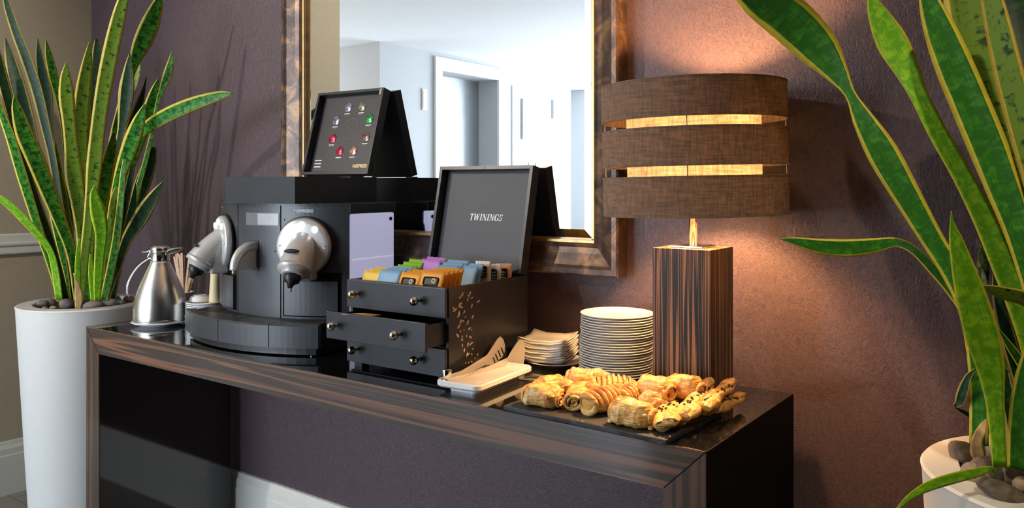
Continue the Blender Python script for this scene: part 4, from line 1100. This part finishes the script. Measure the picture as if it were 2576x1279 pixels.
# ================================================================== PLANTERS
PLZ = .80
def planter(name, label, loc, ro=.21):
    t = thing(name, label, 'planter', loc)
    pr = [(0, 0), (ro * .775, 0), (ro * .785, .004), (ro * .99, PLZ - .012), (ro, PLZ - .004), (ro * .985, PLZ), (ro * .765, PLZ), (ro * .755, PLZ - .004), (ro * .75, PLZ - .05), (0, PLZ - .05)]
    autosmooth(lathe('pot', pr, M['planter'], t, 96), 50)
    pr = [(0, PLZ - .018), (ro * .4, PLZ - .016), (ro * .748, PLZ - .022), (ro * .748, PLZ - .049)]
    V, Fc = lathe_data(pr, 48); V = [Vector(v) + Vector((0, 0, lump(v, .006, 30, 2))) if v[2] > PLZ - .03 else Vector(v) for v in V]
    mesh_obj('soil', V, [f for f in Fc if len(f) == 4], M['soil'], t, True)
    return t
PL1 = Vector((-2.81, -.30, 0)); PL2 = Vector((-.012, -.345, 0))
planter('tall_planter', 'tall tapered white planter on the floor left of the console', PL1)
planter('tall_planter', 'white planter at the right edge with river stones on top', PL2)

def pebble(px, py, w, h, rot, mat, label, z, group, squash=.62, seed=1, depth=None):
    p = onz(px, py, z) if depth is None else atd(px, py, depth)
    if px < 1000:
        dv = Vector((p.x - PL1.x, p.y - PL1.y)); L_ = dv.length
        if L_ > .138: dv *= .138 / L_; p.x, p.y = PL1.x + dv.x, PL1.y + dv.y
    d = (p - CAM).dot(FWD); sx = w / FPX * d / 2; sz = h / FPX * d / 2
    bm = bmesh.new(); bmesh.ops.create_icosphere(bm, subdivisions=3, radius=1)
    for v in bm.verts:
        k_ = 1 + lump(v.co, .22, .9, seed); v.co = Vector((v.co.x * sx, v.co.y * (sx + sz) * .5, v.co.z * sz)) * k_
    o = bm_obj('pebble', bm, mat, None, True); o.location = p
    o.rotation_euler = (Matrix.Rotation(R(36), 4, 'Z') @ Matrix.Rotation(R(rot), 4, 'Y')).to_euler()
    return tag(o, label, 'pebble', group)
gl = 'pebbles in the left planter'
pz = PLZ - .004
for i, (px, py, w_, h_, ro, mt, lb) in enumerate([
    (87, 747, 17, 20, 20, 'peb1', 'small rosy pebble at the far left of the left planter'),
    (96, 766, 26, 24, -10, 'peb2', 'dark grey pebble at the left front of the left planter'),
    (106, 753, 18, 16, 0, 'peb3', 'small tan pebble behind the dark grey one'),
    (127, 763, 32, 26, 15, 'peb1', 'round mauve pebble right of the dark grey one'),
    (113, 776, 15, 9, 0, 'peb3', 'tiny pale pebble at the inner front rim'),
    (134, 775, 20, 11, 0, 'peb3', 'low ochre pebble at the inner front rim'),
    (135, 742, 24, 17, 20, 'peb2', 'grey pebble at the back of the left planter'),
    (155, 747, 22, 19, 0, 'peb3', 'tan pebble in front of the leaf bases'),
    (178, 746, 26, 20, -10, 'peb1', 'pale rosy pebble beside the dry sheath'),
    (168, 766, 38, 28, 10, 'peb1', 'large pink pebble at the front centre of the left planter'),
    (233, 769, 54, 23, -6, 'peb1', 'wide flat pebble right of the dry sheath'),
    (265, 757, 18, 18, -30, 'peb2', 'small grey pebble touching the wide flat one'),
    (284, 757, 46, 32, 15, 'peb1', 'large round pebble at the right of the left planter'),
    (296, 743, 36, 18, 10, 'peb3', 'brown pebble at the back right of the left planter'),
    (303, 762, 22, 14, 0, 'peb2', 'small pebble at the right inner rim'),
    (325, 753, 24, 18, 0, 'peb3', 'brown pebble beside the jug handle')]):
    pebble(px, py, w_, h_, ro, M[mt], lb, pz, gl, seed=i + 1)
gr = 'river stones in the right planter'
for i, (px, py, w_, h_, ro, lb, dz) in enumerate([
    (2424, 1146, 92, 62, 52, 'upright brown river stone leaning on the dry sheath', .004),
    (2452, 1195, 62, 62, 0, 'round tan river stone under the drooping leaf', .006),
    (2520, 1187, 140, 62, 12, 'largest mottled river stone in the right planter', .012),
    (2526, 1240, 150, 52, 26, 'long dark river stone at the front of the right planter', .004),
    (2572, 1222, 50, 44, 0, 'small tan river stone at the right frame edge', .006)]):
    pebble(px, py, w_, h_, ro, M['peb4'] if i not in (1, 4) else M['peb3'], lb, PLZ + dz, gr, seed=40 + i)

# ================================================================== SNAKE PLANTS
def leaf(root, pts, d0, d1, mat, roll=0.0, fold=.22, n=30, roll1=None, round_=False, name='leaf'):
    """pts: (px, py, width px); d0, d1: distance at base (last point) and tip (first point)"""
    m = len(pts)
    P = catmull([(p[0], p[1], p[2]) for p in pts], n)
    W3 = []
    for i, p in enumerate(P):
        t_ = 1 - i / n; s_ = t_ * t_ * (3 - 2 * t_) * .6 + t_ * .4
        d = d0 + (d1 - d0) * s_
        c = atd(p.x, p.y, d)
        c.y = min(c.y, W - .012); c.x = max(c.x, XL + .02)
        W3.append((c, max(p.z, 1.0) / FPX * d))
    V, Fc, UV = [], [], []; o_ = root.location; length = 0; prev = None
    K = 10
    for i, (c, wd) in enumerate(W3):
        if prev is not None: length += (c - prev).length
        prev = c
        t_ = (W3[min(i + 1, n)][0] - W3[max(i - 1, 0)][0]).normalized()
        vd = (c - CAM).normalized(); sd = t_.cross(vd).normalized(); nr = sd.cross(t_).normalized()   # nr faces away or to camera
        if nr.dot(vd) > 0: nr = -nr
        rl = roll if roll1 is None else roll1 + (roll - roll1) * i / n
        cr, sr_ = math.cos(R(rl)), math.sin(R(rl)); s2 = sd * cr + nr * sr_; n2 = nr * cr - sd * sr_
        hw = wd / 2 / max(.5, cr); th = min(.0040, hw * .45) if not round_ else hw * .8
        # front edge: 5 points, back edge: 5 points
        for j in range(6):
            u = -1 + 2 * j / 5; V.append(c + s2 * (u * hw) + n2 * (fold * hw * (u * u) + th * .5 * (1 - u * u)) - o_); UV.append(((u + 1) / 2, length))
        for j in range(1, 5):
            u = 1 - 2 * j / 5; V.append(c + s2 * (u * hw) + n2 * (fold * hw * (u * u) - th * (1 - u * u)) - o_); UV.append(((u + 1) / 2, length))
    for i in range(n):
        for j in range(K): Fc.append((i * K + j, i * K + (j + 1) % K, (i + 1) * K + (j + 1) % K, (i + 1) * K + j))
    Fc.append(tuple(range(K - 1, -1, -1))); Fc.append(tuple(n * K + j for j in range(K)))
    return mesh_obj(name, V, Fc, mat, root, True, UV)

sp1 = thing('snake_plant', 'tall snake plant with yellow-edged leaves in the left planter', 'plant', (PL1.x, PL1.y, PLZ - .02))
A_, B_, C_, D_ = M['leafA'], M['leafB'], M['leafC'], M['leafD']
LV = [
 ([(12, -12, 12), (24, 30, 19), (45, 90, 24), (72, 160, 27), (97, 240, 26), (118, 330, 22), (135, 410, 19), (152, 520, 17), (174, 640, 18), (188, 752, 17)], 2.78, 2.80, D_, 25),
 ([(14, 96, 2), (22, 130, 18), (36, 185, 34), (53, 245, 38), (70, 300, 32), (86, 360, 24), (104, 420, 18), (140, 560, 16), (172, 752, 15)], 2.84, 2.92, D_, 10),
 ([(-14, 110, 14), (-2, 165, 24), (14, 230, 27), (35, 310, 24), (58, 400, 22), (90, 500, 20), (125, 600, 18), (150, 690, 17), (165, 754, 16)], 2.76, 2.72, D_, -15),
 ([(-16, 235, 8), (4, 285, 17), (28, 350, 22), (52, 430, 24), (80, 520, 22), (108, 610, 17), (134, 690, 15), (150, 752, 14)], 2.74, 2.70, A_, 10),
 ([(35, 240, 2), (42, 275, 24), (60, 335, 40), (88, 400, 42), (118, 475, 37), (150, 555, 30), (180, 640, 24), (196, 754, 20)], 2.70, 2.62, A_, -12),
 ([(95, 98, 2), (100, 140, 19), (110, 200, 29), (119, 255, 29), (125, 305, 16), (134, 380, 12), (150, 500, 12), (176, 745, 12)], 2.88, 2.98, D_, 20),
 ([(116, 100, 2), (122, 140, 17), (134, 195, 22), (146, 245, 16), (156, 300, 13), (164, 370, 13), (172, 480, 13), (186, 748, 13)], 2.82, 2.84, A_, -25),
 ([(167, 155, 2), (165, 195, 24), (168, 245, 36), (174, 305, 32), (180, 370, 32), (187, 440, 42), (197, 510, 34), (205, 600, 22), (207, 752, 18)], 2.74, 2.72, B_, 5),
 ([(226, 102, 2), (221, 145, 20), (213, 205, 34), (206, 265, 38), (204, 335, 37), (206, 420, 30), (210, 540, 22), (214, 754, 20)], 2.80, 2.84, B_, -8),
 ([(243, 98, 8), (246, 140, 28), (245, 205, 32), (240, 265, 28), (235, 340, 22), (230, 460, 18), (226, 740, 16)], 2.88, 2.96, D_, 15),
 ([(314, -14, 22), (300, 40, 32), (284, 110, 37), (270, 180, 38), (257, 255, 36), (246, 335, 34), (238, 415, 36), (230, 495, 28), (221, 580, 24), (211, 665, 23), (203, 754, 20)], 2.66, 2.58, B_, 10),
 ([(405, -16, 4), (396, 10, 26), (376, 62, 44), (355, 112, 42), (338, 155, 26), (324, 200, 18), (306, 265, 20), (290, 335, 24), (276, 410, 24), (262, 500, 20), (250, 748, 18)], 2.80, 2.70, A_, -15),
 ([(327, 132, 2), (324, 170, 20), (320, 225, 36), (314, 280, 30), (306, 325, 18), (292, 420, 15), (264, 748, 15)], 2.74, 2.70, D_, 20),
 ([(348, 148, 6), (346, 175, 18), (338, 212, 18), (328, 250, 12), (300, 400, 12), (258, 745, 12)], 2.86, 2.88, B_, 30),
 ([(368, 192, 2), (362, 222, 8), (350, 262, 20), (330, 320, 24), (312, 380, 20), (290, 470, 16), (262, 745, 14)], 2.78, 2.74, D_, -20),
 ([(433, 128, 2), (431, 152, 14), (422, 190, 22), (408, 226, 14), (396, 262, 9), (386, 320, 10), (368, 400, 12), (330, 540, 14), (284, 750, 14)], 2.84, 2.80, A_, 20),
 ([(399, 196, 2), (390, 228, 22), (376, 275, 32), (358, 330, 30), (338, 390, 26), (310, 480, 20), (272, 748, 16)], 2.84, 2.86, A_, -10),
 ([(586, 235, 3), (560, 239, 20), (515, 252, 31), (465, 270, 36), (412, 295, 36), (370, 322, 30), (340, 352, 20), (312, 420, 16), (286, 540, 16), (270, 750, 16)], 2.72, 2.52, A_, 5),
 ([(364, 262, 4), (352, 300, 28), (336, 345, 38), (320, 390, 36), (304, 435, 28), (290, 475, 16), (276, 560, 14), (262, 748, 14)], 2.68, 2.58, A_, 12),
 ([(286, 330, 6), (280, 375, 26), (266, 435, 36), (257, 495, 30), (252, 560, 22), (248, 750, 18)], 2.70, 2.66, A_, -15),
 ([(237, 466, 2), (238, 492, 22), (247, 535, 36), (255, 585, 30), (251, 640, 24), (247, 700, 21), (245, 756, 15)], 2.62, 2.56, C_, 0),
 ([(411, 456, 2), (394, 484, 22), (370, 522, 36), (347, 560, 36), (322, 598, 26), (304, 645, 22), (284, 700, 21), (266, 754, 19)], 2.72, 2.62, D_, 10),
 ([(386, 370, 14), (378, 410, 26), (362, 460, 32), (340, 510, 30), (318, 570, 22), (296, 640, 18), (276, 750, 16)], 2.86, 2.90, D_, -15),
 ([(314, 400, 8), (309, 450, 14), (302, 530, 17), (292, 610, 19), (278, 685, 20), (262, 756, 18)], 2.66, 2.58, A_, 25),
 ([(-12, 490, 14), (22, 514, 18), (62, 552, 20), (98, 592, 18), (126, 630, 15), (140, 680, 17), (150, 754, 17)], 2.72, 2.62, C_, 30),
 ([(292, 470, 4), (287, 500, 16), (278, 550, 15), (268, 600, 8), (262, 660, 8), (258, 748, 8)], 2.66, 2.60, B_, 15),
 ([(140, 355, 2), (146, 400, 12), (158, 470, 15), (172, 560, 16), (186, 650, 16), (194, 752, 14)], 2.80, 2.80, B_, 20),
 ([(232, 520, 10), (226, 580, 20), (222, 650, 22), (220, 754, 20)], 2.80, 2.80, D_, 0),
 ([(246, 420, 4), (240, 470, 16), (232, 560, 20), (224, 650, 18), (222, 754, 16)], 2.72, 2.70, A_, 10),
 ([(330, 420, 6), (322, 480, 18), (305, 560, 18), (285, 660, 18), (270, 752, 16)], 2.78, 2.76, D_, 10),
 ([(200, 600, 6), (196, 650, 12), (196, 700, 14), (198, 756, 14)], 2.64, 2.62, C_, 0),
 ([(342, 330, 4), (334, 380, 20), (322, 450, 24), (308, 540, 20), (288, 650, 18), (274, 754, 16)], 2.86, 2.90, D_, 10),
 ([(300, 250, 4), (296, 310, 20), (286, 400, 22), (270, 520, 20), (252, 640, 18), (240, 754, 16)], 2.88, 2.94, D_, -10),
 ([(192, 330, 4), (196, 400, 18), (202, 500, 20), (208, 620, 18), (212, 754, 16)], 2.90, 2.98, D_, 0),
 ([(150, 430, 4), (160, 500, 18), (174, 600, 18), (188, 700, 16), (192, 754, 14)], 2.86, 2.88, D_, 10),
 ([(356, 420, 4), (346, 470, 20), (326, 550, 22), (302, 640, 20), (282, 754, 16)], 2.82, 2.84, D_, 0),
 ([(262, 560, 4), (260, 610, 16), (256, 680, 18), (252, 756, 16)], 2.66, 2.64, A_, 10),
 ([(228, 640, 6), (230, 690, 14), (236, 756, 14)], 2.62, 2.60, C_, 0),
 ([(118, 440, 6), (130, 520, 16), (150, 610, 18), (170, 690, 18), (180, 754, 16)], 2.82, 2.84, A_, 0)]
for (pts, d0, d1, mt, rl) in LV: leaf(sp1, pts, d0, d1, mt, rl)
leaf(sp1, [(186, 688, 3), (192, 710, 8), (197, 735, 17), (198, 758, 18), (196, 776, 12)], 2.615, 2.60, M['husk'], 0, .4, 14, None, True, 'dry_sheath')

sp2 = thing('snake_plant', 'large snake plant with broad leaves at the right edge', 'plant', (PL2.x, PL2.y, PLZ - .02))
RV = [
 ([(1840, -60, 40), (1905, -10, 92), (1985, 45, 112), (2060, 120, 98), (2108, 185, 56), (2140, 238, 26), (2172, 300, 50), (2222, 385, 74), (2282, 490, 66), (2345, 600, 54), (2400, 690, 52), (2438, 780, 48), (2460, 900, 46), (2464, 1020, 44), (2462, 1120, 40)], 1.18, 1.36, M['leafE'], 12),
 ([(1963, 602, 3), (2000, 607, 20), (2060, 619, 38), (2130, 624, 45), (2200, 618, 38), (2255, 610, 24), (2300, 630, 22), (2350, 680, 26), (2400, 735, 32), (2440, 800, 36), (2462, 920, 36), (2470, 1120, 32)], 1.22, 1.38, M['leafE'], 8),
 ([(2393, 532, 2), (2395, 560, 10), (2404, 604, 32), (2422, 675, 54), (2444, 755, 72), (2470, 845, 78), (2490, 920, 64), (2501, 1000, 44), (2508, 1080, 36), (2514, 1175, 32)], 1.06, 1.00, C_, -8),
 ([(2185, -22, 4), (2206, 30, 44), (2244, 105, 72), (2282, 175, 58), (2312, 240, 42), (2360, 335, 44), (2420, 440, 46), (2478, 555, 52), (2530, 680, 56), (2580, 810, 56), (2615, 960, 50), (2630, 1160, 44)], 1.16, 1.30, C_, 5),
 ([(2322, -40, 24), (2352, 40, 62), (2392, 140, 84), (2436, 245, 88), (2486, 365, 88), (2530, 480, 80), (2575, 610, 66), (2620, 780, 56), (2650, 960, 50), (2655, 1160, 44)], 1.10, 1.16, M['leafE'], 14),
 ([(2425, -50, 105), (2452, 60, 124), (2488, 200, 122), (2528, 340, 108), (2568, 470, 96), (2610, 610, 82), (2650, 800, 66), (2675, 1150, 54)], 1.14, 1.22, B_, -10),
 ([(2486, -50, 44), (2512, 60, 58), (2545, 200, 66), (2582, 340, 66), (2622, 500, 60), (2665, 750, 54), (2690, 1150, 46)], 1.08, 1.10, B_, 25),
 ([(2545, -50, 100), (2568, 80, 110), (2590, 230, 100), (2620, 400, 90), (2660, 650, 70), (2700, 1150, 50)], 1.18, 1.26, D_, 0),
 ([(2462, 722, 4), (2490, 727, 22), (2530, 738, 34), (2580, 752, 38), (2640, 790, 40), (2690, 900, 44), (2700, 1150, 44)], 1.10, 1.04, B_, 10),
 ([(2588, 560, 30), (2556, 660, 46), (2530, 760, 48), (2516, 860, 40), (2520, 980, 38), (2530, 1160, 36)], 1.22, 1.28, M['leafE'], 0),
 ([(2512, 828, 4), (2540, 870, 18), (2580, 930, 26), (2640, 1040, 36), (2660, 1160, 36)], 1.12, 1.08, M['leafE'], 15),
 ([(2528, 930, 14), (2536, 1000, 32), (2552, 1080, 40), (2556, 1175, 38)], 1.12, 1.12, D_, 0),
 ([(2600, 880, 40), (2586, 970, 62), (2570, 1070, 56), (2560, 1180, 44)], 1.06, 1.02, M['leafE'], 10),
 ([(2500, 690, 6), (2515, 760, 30), (2540, 860, 38), (2580, 1000, 40), (2610, 1160, 38)], 1.20, 1.26, D_, 10),
 ([(2256, 1282, 6), (2290, 1250, 14), (2340, 1222, 24), (2400, 1203, 26), (2455, 1190, 22), (2492, 1180, 12), (2506, 1196, 10)], 1.05, .985, C_, 10)]
for (pts, d0, d1, mt, rl) in RV: leaf(sp2, pts, d0, d1, mt, rl, n=40)
leaf(sp2, [(2506, 425, 12), (2500, 470, 22), (2488, 550, 28), (2476, 640, 30), (2467, 730, 31), (2462, 830, 34), (2460, 950, 35), (2460, 1110, 32)], 1.20, 1.26, M['stalk'], 0, .0, 30, None, True, 'stalk')
leaf(sp2, [(2480, 1056, 4), (2470, 1080, 20), (2458, 1110, 26), (2460, 1140, 34), (2466, 1162, 14)], 1.165, 1.16, M['husk'], 0, .5, 16, None, True, 'dry_sheath')
leaf(sp2, [(2454, 930, 6), (2436, 950, 16), (2424, 985, 26), (2414, 1015, 22), (2402, 1024, 6), (2430, 1040, 14), (2454, 1056, 8)], 1.21, 1.19, D_, 20, .3, 16, None, False, 'curled_leaf')

# ------------------------------------------------------------------ sugar on the pastries and crumbs on the board
bpy.context.view_layer.update()
dg = bpy.context.evaluated_depsgraph_get()
V, Fc = [], []
def flake(p, s_):
    b0 = len(V)
    for dx, dy, dz in ((1, 0, 0), (-.5, .87, 0), (-.5, -.87, 0), (0, 0, .7)): V.append(p + Vector((dx * s_, dy * s_, dz * s_)))
    Fc.extend([(b0, b0 + 1, b0 + 3), (b0 + 1, b0 + 2, b0 + 3), (b0 + 2, b0, b0 + 3)])
rg = random.Random(3)
spots = [(1470, 965, .035, 150), (1515, 970, .030, 110), (1565, 985, .036, 190), (1640, 1020, .034, 230), (1700, 1080, .035, 70), (1730, 1100, .05, 110), (1800, 1040, .05, 90), (1450, 1040, .03, 12), (1620, 1090, .03, 40), (1400, 975, .03, 30), (1480, 990, .03, 40)]
for (px, py, rad, cnt) in spots:
    c = onz(px, py, TZ + .02)
    for i in range(cnt):
        a_ = rg.random() * 6.283; rr_ = rad * math.sqrt(rg.random()); x, y = c.x + rr_ * math.cos(a_), c.y + rr_ * math.sin(a_)
        hit, loc, nrm, idx, ob, mtx = S.ray_cast(dg, Vector((x, y, T + .13)), Vector((0, 0, -1)), distance=.2)
        if hit and loc.z < T + .12 and ob.parent and ob.parent.get('category') in ('pastry', 'board'): flake(loc, rg.uniform(.0008, .0019))
o = mesh_obj('sugar_crumbs', V, Fc, M['sugar']); o['kind'] = 'stuff'; tag(o, 'white sugar crumbs dusted over the pastries and slate', 'sugar')
